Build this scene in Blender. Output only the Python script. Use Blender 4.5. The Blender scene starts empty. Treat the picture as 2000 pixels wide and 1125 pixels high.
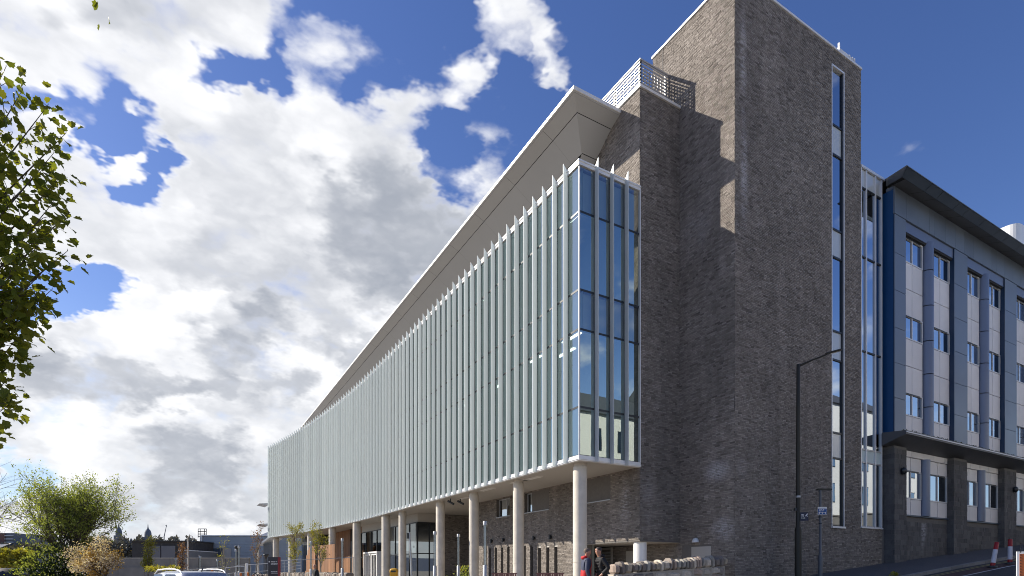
import bpy, bmesh, math, random
import numpy as np
from mathutils import Vector, Matrix, Quaternion
random.seed(7); rng = np.random.default_rng(7)
scene = bpy.context.scene
COL = scene.collection
rad = math.radians
E = 1.6                                   # camera height over the pavement it stands on
# ------------------------------------------------------------------ camera
YAW = rad(30.4)
cam_d = bpy.data.cameras.new('camera'); cam = bpy.data.objects.new('camera', cam_d); COL.objects.link(cam)
cam.location = (0, 0, E); cam.rotation_euler = (math.pi/2, 0, -YAW)
cam_d.sensor_width = 36; cam_d.lens = 1137/2000*36; cam_d.shift_y = (1115-562.5)/2000
cam_d.clip_start = .1; cam_d.clip_end = 20000
scene.camera = cam
FX, FY = math.sin(YAW), math.cos(YAW)
def P(px, depth):
    """plan position of something seen at photo column px, depth metres in front of the camera"""
    r = (px-1000)/1137
    return ((FY*r+FX)*depth, (-FX*r+FY)*depth)
def HZ(py, depth): return (1115-py)/1137*depth + E
# ------------------------------------------------------------------ light
SUN = Vector((-1.94, 1.86, 1.80)).normalized()
SUN_EL = math.asin(SUN.z); SUN_AZ = math.atan2(SUN.x, SUN.y)
sun_d = bpy.data.lights.new('sun', 'SUN'); sun = bpy.data.objects.new('sun', sun_d); COL.objects.link(sun)
sun_d.energy = 5.0; sun_d.angle = rad(.53); sun_d.color = (1, .91, .78)
sun.rotation_euler = (-SUN).to_track_quat('-Z', 'Y').to_euler(); sun.location = (-40, 40, 60)
scene.view_settings.view_transform = 'Standard'; scene.view_settings.look = 'None'
scene.view_settings.gamma = 1; scene.view_settings.use_curve_mapping = False
scene.view_settings.exposure = 0.55
scene.cycles.use_denoising = True; scene.cycles.denoiser = 'OPENIMAGEDENOISE'; scene.cycles.denoising_input_passes = 'RGB_ALBEDO_NORMAL'; scene.cycles.denoising_prefilter = 'NONE'; scene.cycles.filter_width = 1.0; scene.cycles.sample_clamp_indirect = 5.; scene.cycles.use_adaptive_sampling = False
scene.cycles.max_bounces = 7; scene.cycles.diffuse_bounces = 3; scene.cycles.glossy_bounces = 4; scene.cycles.transparent_max_bounces = 12
scene.cycles.caustics_reflective = False; scene.cycles.caustics_refractive = False
# ------------------------------------------------------------------ shader helper
class NT:
    def __init__(s, tree): s.t = tree; s.n = tree.nodes; s.l = tree.links
    def put(s, sock, v):
        if hasattr(v, 'is_linked') or isinstance(v, bpy.types.NodeSocket): s.l.new(v, sock)
        else: sock.default_value = v
    def m(s, op, a, b=None, c=None, clamp=False):
        nd = s.n.new('ShaderNodeMath'); nd.operation = op; nd.use_clamp = clamp
        for i, v in enumerate((a, b, c)):
            if v is not None: s.put(nd.inputs[i], v)
        return nd.outputs[0]
    def vm(s, op, a, b=None, sc=None):
        nd = s.n.new('ShaderNodeVectorMath'); nd.operation = op
        s.put(nd.inputs[0], a)
        if b is not None: s.put(nd.inputs[1], b)
        if sc is not None: s.put(nd.inputs['Scale'], sc)
        return nd.outputs['Value'] if op in ('DOT_PRODUCT', 'LENGTH', 'DISTANCE') else nd.outputs[0]
    def rng(s, v, a, b, c=0., d=1., smooth=True):
        nd = s.n.new('ShaderNodeMapRange'); nd.interpolation_type = 'SMOOTHSTEP' if smooth else 'LINEAR'
        for i, x in enumerate((v, a, b, c, d)): s.put(nd.inputs[i], x)
        return nd.outputs[0]
    def noise(s, vec, scale, detail=4, rough=.5, dist=0., lac=2.0):
        nd = s.n.new('ShaderNodeTexNoise'); s.put(nd.inputs['Vector'], vec)
        nd.inputs['Scale'].default_value = scale; nd.inputs['Detail'].default_value = detail
        nd.inputs['Roughness'].default_value = rough; nd.inputs['Distortion'].default_value = dist
        nd.inputs['Lacunarity'].default_value = lac
        return nd.outputs[0]
    def mix(s, f, a, b, t='RGBA'):
        nd = s.n.new('ShaderNodeMix'); nd.data_type = t
        s.put(nd.inputs[0], f)
        i = {'RGBA': (6, 7, 2), 'FLOAT': (2, 3, 0), 'VECTOR': (4, 5, 1)}[t]
        s.put(nd.inputs[i[0]], a); s.put(nd.inputs[i[1]], b)
        return nd.outputs[i[2]]
    def xyz(s, v):
        nd = s.n.new('ShaderNodeSeparateXYZ'); s.put(nd.inputs[0], v); return nd.outputs
    def cxyz(s, x, y, z):
        nd = s.n.new('ShaderNodeCombineXYZ')
        for i, v in enumerate((x, y, z)): s.put(nd.inputs[i], v)
        return nd.outputs[0]
# ------------------------------------------------------------------ world: Nishita sky with a broken cumulus layer
world = bpy.data.worlds.new('World'); scene.world = world; world.use_nodes = True
wt = NT(world.node_tree); wt.n.clear()
sky = wt.n.new('ShaderNodeTexSky'); sky.sky_type = 'NISHITA'; sky.sun_disc = False
sky.sun_elevation = SUN_EL; sky.sun_rotation = SUN_AZ % (2*math.pi)
sky.altitude = 60; sky.air_density = 1.0; sky.dust_density = .35; sky.ozone_density = 2.2
D = wt.n.new('ShaderNodeTexCoord').outputs['Generated']
dz = wt.xyz(D)
# tangent-plane coordinates about a fixed horizontal bearing of the sky dome (u to the right of it, v up)
fd = wt.m('MAXIMUM', wt.vm('DOT_PRODUCT', D, (FX, FY, 0)), .08)
U = wt.m('DIVIDE', wt.vm('DOT_PRODUCT', D, (FY, -FX, 0)), fd)
Vv = wt.m('DIVIDE', dz[2], fd)
k = wt.m('DIVIDE', 1.0, wt.m('ADD', wt.m('MAXIMUM', dz[2], 0.0), .75))
CP = wt.cxyz(wt.m('MULTIPLY', dz[0], k), wt.m('MULTIPLY', dz[1], k), wt.m('MULTIPLY', dz[2], 1.25))
wn = wt.n.new('ShaderNodeTexNoise'); wt.put(wn.inputs['Vector'], CP); wn.inputs['Scale'].default_value = 14.; wn.inputs['Detail'].default_value = 4; wn.inputs['Roughness'].default_value = .62
wv = wt.xyz(wt.vm('SUBTRACT', wn.outputs['Color'], (.5, .5, .5)))
U = wt.m('ADD', U, wt.m('MULTIPLY', wv[0], .20)); Vv = wt.m('ADD', Vv, wt.m('MULTIPLY', wv[1], .18))
GU, GV = np.linspace(-1.4, 1.4, 64), np.linspace(-.1, 1.7, 44)
def paint(ells, base=0.):
    """weather map: soft ellipses given as (px, py, rx, ry, angle, weight), painted one over another"""
    uu, vv = np.meshgrid(GU, GV); m = np.full(uu.shape, base)
    for px, py, rx, ry, an, w in ells:
        x = uu-(px-1000)/1137; y = vv-(1115-py)/1137; c, s_ = math.cos(rad(an)), math.sin(rad(an))
        q = ((x*c+y*s_)/(rx/1137))**2+((-x*s_+y*c)/(ry/1137))**2
        f = np.clip(1.3-.75*q, 0, 1); f = f*f*(3-2*f)
        m = m*(1-f)+w*f
    return m
def weather(M, rank3):
    """evaluate the map in the shader as a sum of products of curves"""
    a, s_, b = np.linalg.svd(M, full_matrices=False); out = None
    for k in range(rank3):
        sl = slice(3*k, 3*k+3)
        res = []
        for coord, lo, hi, G, comp in ((U, -1.4, 1.4, GU, b[sl].T), (Vv, -.1, 1.7, GV, a[:, sl])):
            nd = wt.n.new('ShaderNodeVectorCurve'); t01 = wt.rng(coord, lo, hi, -1., 1., smooth=False)
            wt.put(nd.inputs['Vector'], wt.cxyz(t01, t01, t01))
            nd.mapping.use_clip = False
            sc = np.abs(comp).max(0)+1e-9
            for ch in range(3):
                cv = nd.mapping.curves[ch]; xs_ = (G-lo)/(hi-lo)*2-1; ysn = comp[:, ch]/sc[ch]
                while len(cv.points) < len(xs_): cv.points.new(0, 0)
                for p, x, y in zip(cv.points, xs_, ysn): p.location = (float(x), float(y)); p.handle_type = 'AUTO'
            nd.mapping.update(); res.append((nd.outputs[0], sc))
        wgt = s_[sl]*res[0][1]*res[1][1]
        t = wt.vm('DOT_PRODUCT', wt.vm('MULTIPLY', res[0][0], tuple(float(x) for x in wgt)), res[1][0])
        out = t if out is None else wt.m('ADD', out, t)
    return out
CLOUDS = [
 (1000, 560, 3000, 3000, 0, 0.),
 (350, 560, 620, 520, 0, 1.), (150, 30, 380, 150, 4, 1.0), (430, 30, 220, 120, 20, .9), (250, 900, 900, 330, 0, 1.),
 (1000, 0, 340, 430, 42, .03), (700, 20, 130, 90, 0, .1),
 (680, 210, 130, 140, 20, .95), (600, 110, 90, 80, 40, .75), (850, 340, 190, 130, -42, 1.05), (920, 420, 120, 90, -42, 1.), (720, 150, 60, 45, 0, .5),
 (940, 200, 110, 170, -25, .26), (1040, 90, 130, 100, -45, .22), (890, 170, 70, 85, -30, .80), (960, 235, 95, 45, -50, .62), (1010, 45, 105, 62, -40, .80), (1075, 120, 90, 45, -60, .76), (1125, 165, 50, 40, 0, .56), (945, 310, 60, 60, 0, .62), (810, 60, 60, 30, 30, .38), (740, 90, 50, 60, 0, .42),
 (205, 262, 88, 50, -14, .0), (135, 205, 120, 30, -16, .3), (300, 350, 24, 62, -35, .0), (470, 135, 105, 18, 4, .15), (380, 155, 60, 20, 0, .2), (560, 130, 30, 60, 20, .35), (225, 185, 45, 25, -45, .5), (40, 200, 80, 40, 0, .6),
 (140, 555, 125, 32, 6, .0), (60, 590, 60, 50, 30, .0), (240, 545, 50, 18, 10, .2), (10, 620, 40, 60, 0, .1), (35, 940, 45, 50, 10, .25), (340, 815, 20, 22, 0, .3), (130, 815, 60, 14, 0, .35),
 (1850, 290, 240, 60, -8, .20), (1740, 260, 90, 40, 0, .22), (1960, 330, 110, 50, 0, .2),
]
SHADE = [
 (1000, 560, 3000, 3000, 0, .20), (450, 950, 700, 200, 0, .32),
 (330, 20, 220, 55, 4, .45), (500, 60, 60, 60, 0, .3), (60, 10, 60, 40, 0, .2),
 (640, 400, 330, 150, -10, .35), (790, 470, 190, 120, -30, .72), (880, 440, 120, 70, -45, .7), (620, 300, 90, 50, 0, .2), (560, 230, 60, 60, 0, .25),
 (420, 510, 120, 45, -20, .5), (300, 450, 80, 50, 0, .25), (560, 560, 150, 60, -20, .45),
 (500, 630, 90, 40, -20, .7), (430, 650, 60, 40, 0, .6), (260, 600, 140, 50, 10, .05), (400, 590, 90, 35, 0, .1),
 (600, 690, 200, 45, -12, .55), (480, 740, 170, 40, 6, .72), (250, 745, 190, 38, -4, .6), (110, 730, 90, 50, 20, .62), (150, 680, 70, 30, 0, .2), (560, 680, 60, 35, 20, .1), (650, 720, 40, 50, 0, .08),
 (480, 770, 100, 30, 0, .5), (300, 800, 150, 30, 0, .2), (360, 900, 130, 55, -6, .68), (250, 880, 60, 40, 0, .3), (430, 960, 110, 32, 0, .55), (160, 860, 90, 40, 0, .1), (540, 870, 40, 90, 0, .25), (130, 930, 80, 30, 0, .1), (350, 1000, 180, 22, 0, .5), (420, 1035, 90, 16, 0, .15), (90, 1000, 90, 40, 0, .3),
]
cov = weather(paint(CLOUDS), 4)
dark = weather(paint(SHADE), 4)
# away from the photographed quarter: the same broken cumulus
rest = wt.m('SUBTRACT', 1., wt.m('MULTIPLY', wt.rng(wt.vm('DOT_PRODUCT', D, (FX, FY, 0)), .25, .6), wt.rng(dz[2], .82, .7)))
cov = wt.mix(rest, cov, .42, 'FLOAT'); dark = wt.mix(rest, dark, .35, 'FLOAT')
CP2 = wt.vm('ADD', CP, wt.vm('SCALE', wt.vm('SUBTRACT', wn.outputs['Color'], (.5, .5, .5)), sc=.035))
vo = wt.n.new('ShaderNodeTexVoronoi'); vo.feature = 'F1'; wt.put(vo.inputs['Vector'], CP2); vo.inputs['Scale'].default_value = 11.; vo.inputs['Detail'].default_value = 2.; vo.inputs['Roughness'].default_value = .55; vo.inputs['Lacunarity'].default_value = 2.3
puff = wt.m('SUBTRACT', .5, vo.outputs['Distance'])       # rounded cauliflower heads
fine = wt.m('ADD', wt.m('MULTIPLY', wt.noise(CP2, 12., 6, .56), .72), wt.m('ADD', .14, wt.m('MULTIPLY', puff, .34)))
side = wt.m('ADD', wt.m('MULTIPLY', wt.noise(wt.vm('ADD', CP2, tuple(SUN*.03)), 12., 3, .56), .72), .155)
nz = wt.m('SUBTRACT', fine, .5)
dens0 = wt.m('ADD', cov, wt.m('MULTIPLY', nz, 1.15))
dens = wt.rng(dens0, .26, .78)
relief = wt.m('SUBTRACT', fine, side)     # > 0 on the side turned to the sun
shade = wt.m('ADD', wt.m('ADD', dark, wt.m('MULTIPLY', nz, -.42)), wt.m('MULTIPLY', relief, -.7))
shade = wt.m('MULTIPLY', wt.rng(shade, -.1, 1.05), wt.rng(dens0, .3, .95, .25, 1.))
cloud_col = wt.mix(shade, (11.0, 11.0, 11.1, 1), (3.5, 3.8, 4.4, 1))
hsv = wt.n.new('ShaderNodeHueSaturation'); wt.put(hsv.inputs['Color'], sky.outputs[0]); hsv.inputs['Hue'].default_value = .517; hsv.inputs['Saturation'].default_value = 1.2; hsv.inputs['Value'].default_value = 1.34
hzf = wt.rng(dz[2], -.02, .40, .8, 0.)   # milky air low over the city
skyc = wt.mix(hzf, hsv.outputs[0], (5.6, 6.9, 8.6, 1))
wcol = wt.mix(wt.m('MULTIPLY', dens, .98), skyc, cloud_col)
bg = wt.n.new('ShaderNodeBackground'); wt.put(bg.inputs[0], wcol); bg.inputs[1].default_value = .075
wo = wt.n.new('ShaderNodeOutputWorld'); wt.l.new(bg.outputs[0], wo.inputs[0])
world.cycles.sampling_method = 'MANUAL'; world.cycles.sample_map_resolution = 1024
# ------------------------------------------------------------------ materials
MATS = {}
def mat(name, col, rough=.6, metal=0., nscale=3., namt=.15, bump=0., bscale=60., spec=.5, coat=0., vec='Object', aniso=None, vary=0.):
    if name in MATS: return MATS[name]
    m = bpy.data.materials.new(name); m.use_nodes = True; MATS[name] = m
    t = NT(m.node_tree); b = t.n['Principled BSDF']
    co = t.n.new('ShaderNodeTexCoord').outputs[vec]
    if aniso: co = t.vm('MULTIPLY', co, aniso)
    if namt > 0:
        n1 = t.noise(co, nscale, 6, .6)
        f = t.rng(n1, .25, .75, 1-namt, 1+namt, smooth=False)
        if vary: f = t.m('MULTIPLY', f, t.rng(t.n.new('ShaderNodeObjectInfo').outputs['Random'], 0, 1, 1-vary, 1+vary, smooth=False))
        c = t.vm('SCALE', tuple(col[:3]), sc=f)
        t.put(b.inputs['Base Color'], c)
        t.put(b.inputs['Roughness'], t.rng(n1, .3, .7, max(.02, rough-.08), min(1, rough+.08), smooth=False))
    else:
        b.inputs['Base Color'].default_value = (*col[:3], 1); b.inputs['Roughness'].default_value = rough
    b.inputs['Metallic'].default_value = metal; b.inputs['Specular IOR Level'].default_value = spec
    b.inputs['Coat Weight'].default_value = coat
    if bump > 0:
        bp = t.n.new('ShaderNodeBump'); bp.inputs['Strength'].default_value = bump; bp.inputs['Distance'].default_value = .02
        t.put(bp.inputs['Height'], t.noise(co, bscale, 4, .6)); t.l.new(bp.outputs[0], b.inputs['Normal'])
    return m
def glass(name, tint, base, refl, ior=1.6, rough=.0):
    """window pane: clear tinted sheet with a coated, partly mirroring face"""
    m = bpy.data.materials.new(name); m.use_nodes = True; MATS[name] = m
    t = NT(m.node_tree); t.n.clear()
    tr = t.n.new('ShaderNodeBsdfTransparent'); tr.inputs[0].default_value = (*tint, 1)
    gl = t.n.new('ShaderNodeBsdfGlossy'); gl.inputs['Color'].default_value = (*refl, 1); gl.inputs['Roughness'].default_value = rough
    fr = t.n.new('ShaderNodeFresnel'); fr.inputs['IOR'].default_value = ior
    geo = t.n.new('ShaderNodeNewGeometry')
    bp = t.n.new('ShaderNodeBump'); bp.inputs['Strength'].default_value = .05; bp.inputs['Distance'].default_value = .02
    t.put(bp.inputs['Height'], t.noise(geo.outputs['Position'], .9, 2, .5)); t.l.new(bp.outputs[0], gl.inputs['Normal'])
    fac = t.m('ADD', base, t.m('MULTIPLY', fr.outputs[0], 1-base), clamp=True)
    mx = t.n.new('ShaderNodeMixShader'); t.put(mx.inputs[0], fac); t.l.new(tr.outputs[0], mx.inputs[1]); t.l.new(gl.outputs[0], mx.inputs[2])
    o = t.n.new('ShaderNodeOutputMaterial'); t.l.new(mx.outputs[0], o.inputs[0])
    return m
def brick_mat(name, cols, mort, stains=()):
    """per-brick colour from the mesh attribute 'tint', soot and lime bloom on top"""
    m = bpy.data.materials.new(name); m.use_nodes = True; MATS[name] = m
    t = NT(m.node_tree); b = t.n['Principled BSDF']
    at = t.n.new('ShaderNodeAttribute'); at.attribute_name = 'tint'
    pos = t.n.new('ShaderNodeNewGeometry').outputs['Position']
    cr = t.n.new('ShaderNodeValToRGB'); t.put(cr.inputs[0], at.outputs['Fac'])
    el = cr.color_ramp.elements
    while len(el) < len(cols): el.new(.5)
    for i, c in enumerate(cols): el[i].position = i/(len(cols)-1); el[i].color = (*c, 1)
    n1 = t.noise(pos, .55, 5, .6); n2 = t.noise(pos, 14, 4, .6)
    c = t.vm('SCALE', cr.outputs[0], sc=t.rng(n1, .3, .7, .82, 1.16, smooth=False))
    c = t.vm('SCALE', c, sc=t.rng(n2, .2, .8, .82, 1.18, smooth=False))
    c = t.vm('SCALE', c, sc=t.rng(t.noise(t.vm('MULTIPLY', pos, (1.6, 1.6, .10)), 1.5, 4, .6), .3, .7, .86, 1.12, smooth=False))
    for (ctr, sz, amt) in stains:      # lime bloom patches
        dv = t.vm('DIVIDE', t.vm('SUBTRACT', pos, ctr), sz)
        r = t.vm('LENGTH', dv)
        f = t.m('MULTIPLY', t.rng(r, 1., .1), t.rng(t.m('ADD', t.noise(t.vm('MULTIPLY', pos, (3., 3., 11.)), 1.3, 5, .65), t.m('MULTIPLY', t.noise(pos, .9, 2), .5)), .60, .86))
        c = t.mix(t.m('MULTIPLY', f, amt), c, (.50, .49, .50, 1))
    t.put(b.inputs['Base Color'], c); b.inputs['Roughness'].default_value = .85; b.inputs['Specular IOR Level'].default_value = .25
    bp = t.n.new('ShaderNodeBump'); bp.inputs['Strength'].default_value = .5; bp.inputs['Distance'].default_value = .006
    t.put(bp.inputs['Height'], t.noise(pos, 45, 4, .6)); t.l.new(bp.outputs[0], b.inputs['Normal'])
    return m
def leaf_mat(name, c1, c2, trans=.5, tr=(1.35, 1.25, .55), rough=.5):
    m = bpy.data.materials.new(name); m.use_nodes = True; MATS[name] = m
    t = NT(m.node_tree); t.n.clear()
    at = t.n.new('ShaderNodeAttribute'); at.attribute_name = 'tint'
    oi = t.n.new('ShaderNodeObjectInfo').outputs['Random']
    f = t.m('FRACT', t.m('ADD', at.outputs['Fac'], oi))
    c = t.mix(f, (*c1, 1), (*c2, 1))
    df = t.n.new('ShaderNodeBsdfPrincipled'); t.put(df.inputs['Base Color'], c); df.inputs['Roughness'].default_value = rough; df.inputs['Specular IOR Level'].default_value = .3
    tl = t.n.new('ShaderNodeBsdfTranslucent'); t.put(tl.inputs[0], t.vm('MULTIPLY', c, tr))
    mx = t.n.new('ShaderNodeMixShader'); mx.inputs[0].default_value = trans
    t.l.new(df.outputs[0], mx.inputs[1]); t.l.new(tl.outputs[0], mx.inputs[2])
    o = t.n.new('ShaderNodeOutputMaterial'); t.l.new(mx.outputs[0], o.inputs[0])
    return m
def emit(name, col, s):
    m = bpy.data.materials.new(name); m.use_nodes = True; MATS[name] = m
    b = m.node_tree.nodes['Principled BSDF']; b.inputs['Base Color'].default_value = (.8, .8, .8, 1)
    b.inputs['Emission Color'].default_value = (*col, 1); b.inputs['Emission Strength'].default_value = s
    return m
# ------------------------------------------------------------------ mesh helpers
PL = {}
def obj(name, me, m=None, parent=None, loc=None, rot=None, scale=None, **props):
    o = bpy.data.objects.new(name, me); COL.objects.link(o)
    if m is not None and me is not None and not me.materials: me.materials.append(m)
    if loc is not None: o.location = loc
    if parent is not None and parent.name in PL: o.location = Vector(loc or (0, 0, 0))-PL[parent.name]
    if rot is not None: o.rotation_euler = rot
    if scale is not None: o.scale = scale
    if parent is not None: o.parent = parent
    for k, v in props.items(): o[k] = v
    return o
def thing(name, label, cat, loc=(0, 0, 0), rz=0., group=None):
    o = obj(name, None, loc=loc, rot=(0, 0, rz)); o.empty_display_size = .3
    o['label'] = label; o['category'] = cat
    if group: o['group'] = group
    return o
def wthing(name, label, cat, loc, group=None):
    """a thing whose parts are given in world coordinates"""
    o = thing(name, label, cat, loc, 0., group); PL[o.name] = Vector(loc); return o
class MB:
    def __init__(s): s.v = []; s.f = []; s.sm = []
    def add(s, vs, fs, smooth=False):
        b = len(s.v); s.v += [tuple(x) for x in vs]
        s.f += [tuple(b+i for i in f) for f in fs]; s.sm += [smooth]*len(fs); return s
    def box(s, x0, x1, y0, y1, z0, z1):
        v = [(x, y, z) for z in (z0, z1) for x, y in ((x0, y0), (x1, y0), (x1, y1), (x0, y1))]
        return s.add(v, [(3, 2, 1, 0), (4, 5, 6, 7), (0, 1, 5, 4), (1, 2, 6, 5), (2, 3, 7, 6), (3, 0, 4, 7)])
    def prism(s, pts, z0, z1):
        n = len(pts); v = [(x, y, z0) for x, y in pts]+[(x, y, z1) for x, y in pts]
        return s.add(v, [tuple(range(n-1, -1, -1)), tuple(range(n, 2*n))]+[(i, (i+1) % n, n+(i+1) % n, n+i) for i in range(n)])
    def ring(s, rows, closed=False, smooth=True, caps=True):
        """loft through rows of equal length, each a closed loop"""
        n = len(rows[0]); v = [p for r in rows for p in r]; f = []
        for k in range(len(rows)-1):
            for i in range(n):
                j = (i+1) % n; f.append((k*n+i, k*n+j, (k+1)*n+j, (k+1)*n+i))
        s.add(v, f, smooth)
        if caps:
            s.add(rows[0], [tuple(range(n-1, -1, -1))]); s.add(rows[-1], [tuple(range(n))])
        return s
    def lathe(s, prof, c=(0, 0), n=16, smooth=True):
        return s.ring([[(c[0]+r*math.cos(2*math.pi*i/n), c[1]+r*math.sin(2*math.pi*i/n), z) for i in range(n)] for r, z in prof], smooth=smooth)
    def cyl(s, x, y, r, z0, z1, n=16): return s.lathe([(r, z0), (r, z1)], (x, y), n)
    def tube(s, pts, rr, n=6, smooth=True):
        pts = [Vector(p) for p in pts]; rr = rr if hasattr(rr, '__len__') else [rr]*len(pts)
        rows = []; up = None
        for i, p in enumerate(pts):
            d = (pts[min(i+1, len(pts)-1)]-pts[max(i-1, 0)]).normalized()
            if up is None: up = Vector((0, 0, 1)) if abs(d.z) < .9 else Vector((1, 0, 0))
            a = d.cross(up).normalized(); up = a.cross(d).normalized()
            rows.append([tuple(p+(a*math.cos(t)+up*math.sin(t))*rr[i]) for t in [2*math.pi*k/n for k in range(n)]])
        return s.ring(rows, smooth=smooth)
    def mesh(s, name='mesh'):
        me = bpy.data.meshes.new(name); me.from_pydata(s.v, [], s.f)
        if any(s.sm): me.polygons.foreach_set('use_smooth', s.sm)
        me.update(); return me
    def build(s, name, m, parent=None, **k): return obj(name, s.mesh(name), m, parent, **k)
def bevel(o, w=.01, seg=2):
    b = o.modifiers.new('bevel', 'BEVEL'); b.width = w; b.segments = seg; b.limit_method = 'ANGLE'; return o
def bbox(name, m, parent, x0, x1, y0, y1, z0, z1, **k):
    return MB().box(x0, x1, y0, y1, z0, z1).build(name, m, parent, **k)
def np_mesh(name, V, F, tint=None):
    """V (n,3); F (m,k) of equal-size polygons"""
    me = bpy.data.meshes.new(name); V = np.asarray(V, np.float32); F = np.asarray(F, np.int32)
    me.vertices.add(len(V)); me.vertices.foreach_set('co', V.ravel())
    k = F.shape[1]; me.loops.add(F.size); me.loops.foreach_set('vertex_index', F.ravel())
    me.polygons.add(len(F)); me.polygons.foreach_set('loop_start', np.arange(0, F.size, k, dtype=np.int32))
    me.polygons.foreach_set('use_smooth', np.zeros(len(F), bool)); me.update(calc_edges=True); me.validate()
    if tint is not None:
        a = me.attributes.new('tint', 'FLOAT', 'POINT'); a.data.foreach_set('value', np.asarray(tint, np.float32))
    return me
def brick_skin(name, m, parent, origin, ax, ay, n, w, h, bl=.205, bh=.046, joint=.012, proud=.010, jit=.004, holes=(), lend=0.):
    """a sheet of single bricks laid in courses on a wall face: origin + u*ax + v*ay, outward normal n"""
    ax, ay, n, origin = [np.array(x, float) for x in (ax, ay, n, origin)]
    r = rng; us0 = []; us1 = []; vs0 = []; vs1 = []
    nc = int(h/(bh+joint))
    for c in range(nc):
        v0 = c*(bh+joint)+joint*.5; v1 = v0+bh
        u = -r.uniform(0, bl)
        while u < w:
            L = bl*r.uniform(.75, 1.12) if r.random() > .25 else bl*.5
            a, b = max(u, 0.002), min(u+L-joint, w-0.002)
            if b-a > .03:
                segs = [(a, b)]
                for (hu0, hu1, hv0, hv1) in holes:
                    if v1 > hv0 and v0 < hv1:
                        ns = []
                        for (p, q) in segs:
                            if q <= hu0 or p >= hu1: ns.append((p, q)); continue
                            if hu0-p > .02: ns.append((p, hu0))
                            if q-hu1 > .02: ns.append((hu1, q))
                        segs = ns
                for p, q in segs: us0.append(p); us1.append(q); vs0.append(v0); vs1.append(v1)
            u += L
    k = len(us0); us0, us1, vs0, vs1 = map(np.array, (us0, us1, vs0, vs1))
    d = proud+r.uniform(-jit, jit, k); tilt = r.uniform(-.003, .003, (k, 2))
    V = np.zeros((k, 8, 3))
    for i, (uu, vv, f) in enumerate(((us0, vs0, 0), (us1, vs0, 0), (us1, vs1, 0), (us0, vs1, 0), (us0, vs0, 1), (us1, vs0, 1), (us1, vs1, 1), (us0, vs1, 1))):
        dd = (d+tilt[:, 0]*(1 if i in (1, 2, 5, 6) else -1)+tilt[:, 1]*(1 if i in (2, 3, 6, 7) else -1))*f - .02*(1-f)
        V[:, i] = origin+uu[:, None]*ax+vv[:, None]*ay+dd[:, None]*n
    q = np.array([(4, 5, 6, 7), (0, 1, 5, 4), (1, 2, 6, 5), (2, 3, 7, 6), (3, 0, 4, 7)])
    if np.dot(np.cross(ax, ay), n) < 0: q = q[:, ::-1]
    F = (np.arange(k)[:, None, None]*8+q[None]).reshape(-1, 4)
    t = np.repeat(np.clip(r.beta(2.8, 2.8, k), 0, 1), 8)
    return obj(name, np_mesh(name, V.reshape(-1, 3), F, t), m, parent, kind='stuff')
# ------------------------------------------------------------------ shared materials
BR = ((.10, .087, .077), (.183, .162, .143), (.235, .209, .185), (.278, .249, .222), (.352, .32, .29))
M_brick = brick_mat('grey_brown_brick', BR, None, stains=(
    ((17.35, 13.54, 19.5), (.26, .6, 2.6), .85), ((17.4, 13.54, 15.5), (.28, .6, 3.), .7), ((16.93, 15.3, 14.3), (.6, 1.0, 1.3), .30),
    ((14.9, 16.9, 4.2), (.5, .45, 1.3), .75), ((15.3, 16.09, 4.2), (.45, .5, 1.5), .35), ((16.93, 14.3, 5.2), (.5, .8, .55), .75), ((16.93, 14.0, 3.1), (.5, .7, .6), .8), ((17.3, 13.54, 5.2), (.4, .5, .5), .35)))
M_core = mat('mortar', (.15, .14, .13), .95, nscale=8)
M_block = brick_mat('dark_concrete_block', ((.085, .083, .082), (.115, .112, .11), (.15, .146, .143)), None, stains=(((29.75, 13.43, 3.5), (.4, .6, .7), .5), ((29.6, 13.43, 3.2), (.25, .6, 1.), .35)))
M_fin = leaf_mat('frosted_glass_fin', (.785, .81, .81), (.845, .87, .865), .48, tr=(.965, 1.005, 1.025), rough=.35)
M_alu = mat('pale_aluminium', (.74, .75, .76), .38, .2, 2., .05)
M_frame = mat('dark_anodised_frame', (.035, .04, .045), .4, .3, 2., .1)
M_grey = mat('grey_window_frame', (.42, .43, .45), .45, .2, 3., .06)
M_soff = mat('white_soffit', (.43, .41, .38), .55, 0, .35, .07)
M_can = mat('canopy_panel_metal', (.42, .418, .405), .45, .0, .3, .04, vary=.012)
M_cap = mat('white_coping', (.78, .78, .77), .4, .1, 2., .06)
M_gap = mat('dark_joint', (.03, .03, .03), .9, namt=0)
M_conc = mat('fair_faced_concrete', (.57, .53, .46), .75, 0, 2.2, .16, .3, 30, vary=.05)
M_cwall = mat('weathered_concrete', (.21, .20, .185), .9, 0, .7, .28, .3, 20)
M_inner = mat('interior_dark', (.24, .26, .25), .8, nscale=.6, namt=.3)
M_floor = mat('interior_pale', (.5, .5, .48), .8)
M_span = mat('spandrel_panel', (.52, .62, .63), .6, 0, .8, .05)
M_tim = mat('cedar_board', (.26, .125, .055), .65, 0, 1.2, .3, .2, 30, aniso=(14, 14, .6), vary=.28)
M_osb = mat('ochre_chipboard', (.36, .22, .09), .8, 0, 9., .35)
G_box = glass('teal_glazing', (.55, .68, .66), .42, (.70, .85, .88), 1.55)
G_win = glass('window_pane', (.16, .20, .22), .58, (.78, .86, .94), 1.6)
G_span = glass('spandrel_glass', (.74, .82, .82), .26, (.8, .88, .92), 1.5)
G_side = glass('aqua_glazing', (.56, .73, .70), .36, (.78, .93, .93), 1.5)
G_end = glass('end_glazing', (.72, .84, .81), .46, (.84, .97, .92), 1.5)
M_splt = mat('pale_spandrel_glass', (.52, .56, .57), .12, 0, .8, .05, spec=.9)
L_strip = emit('ceiling_light', (1, .95, .85), 3.)
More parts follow.
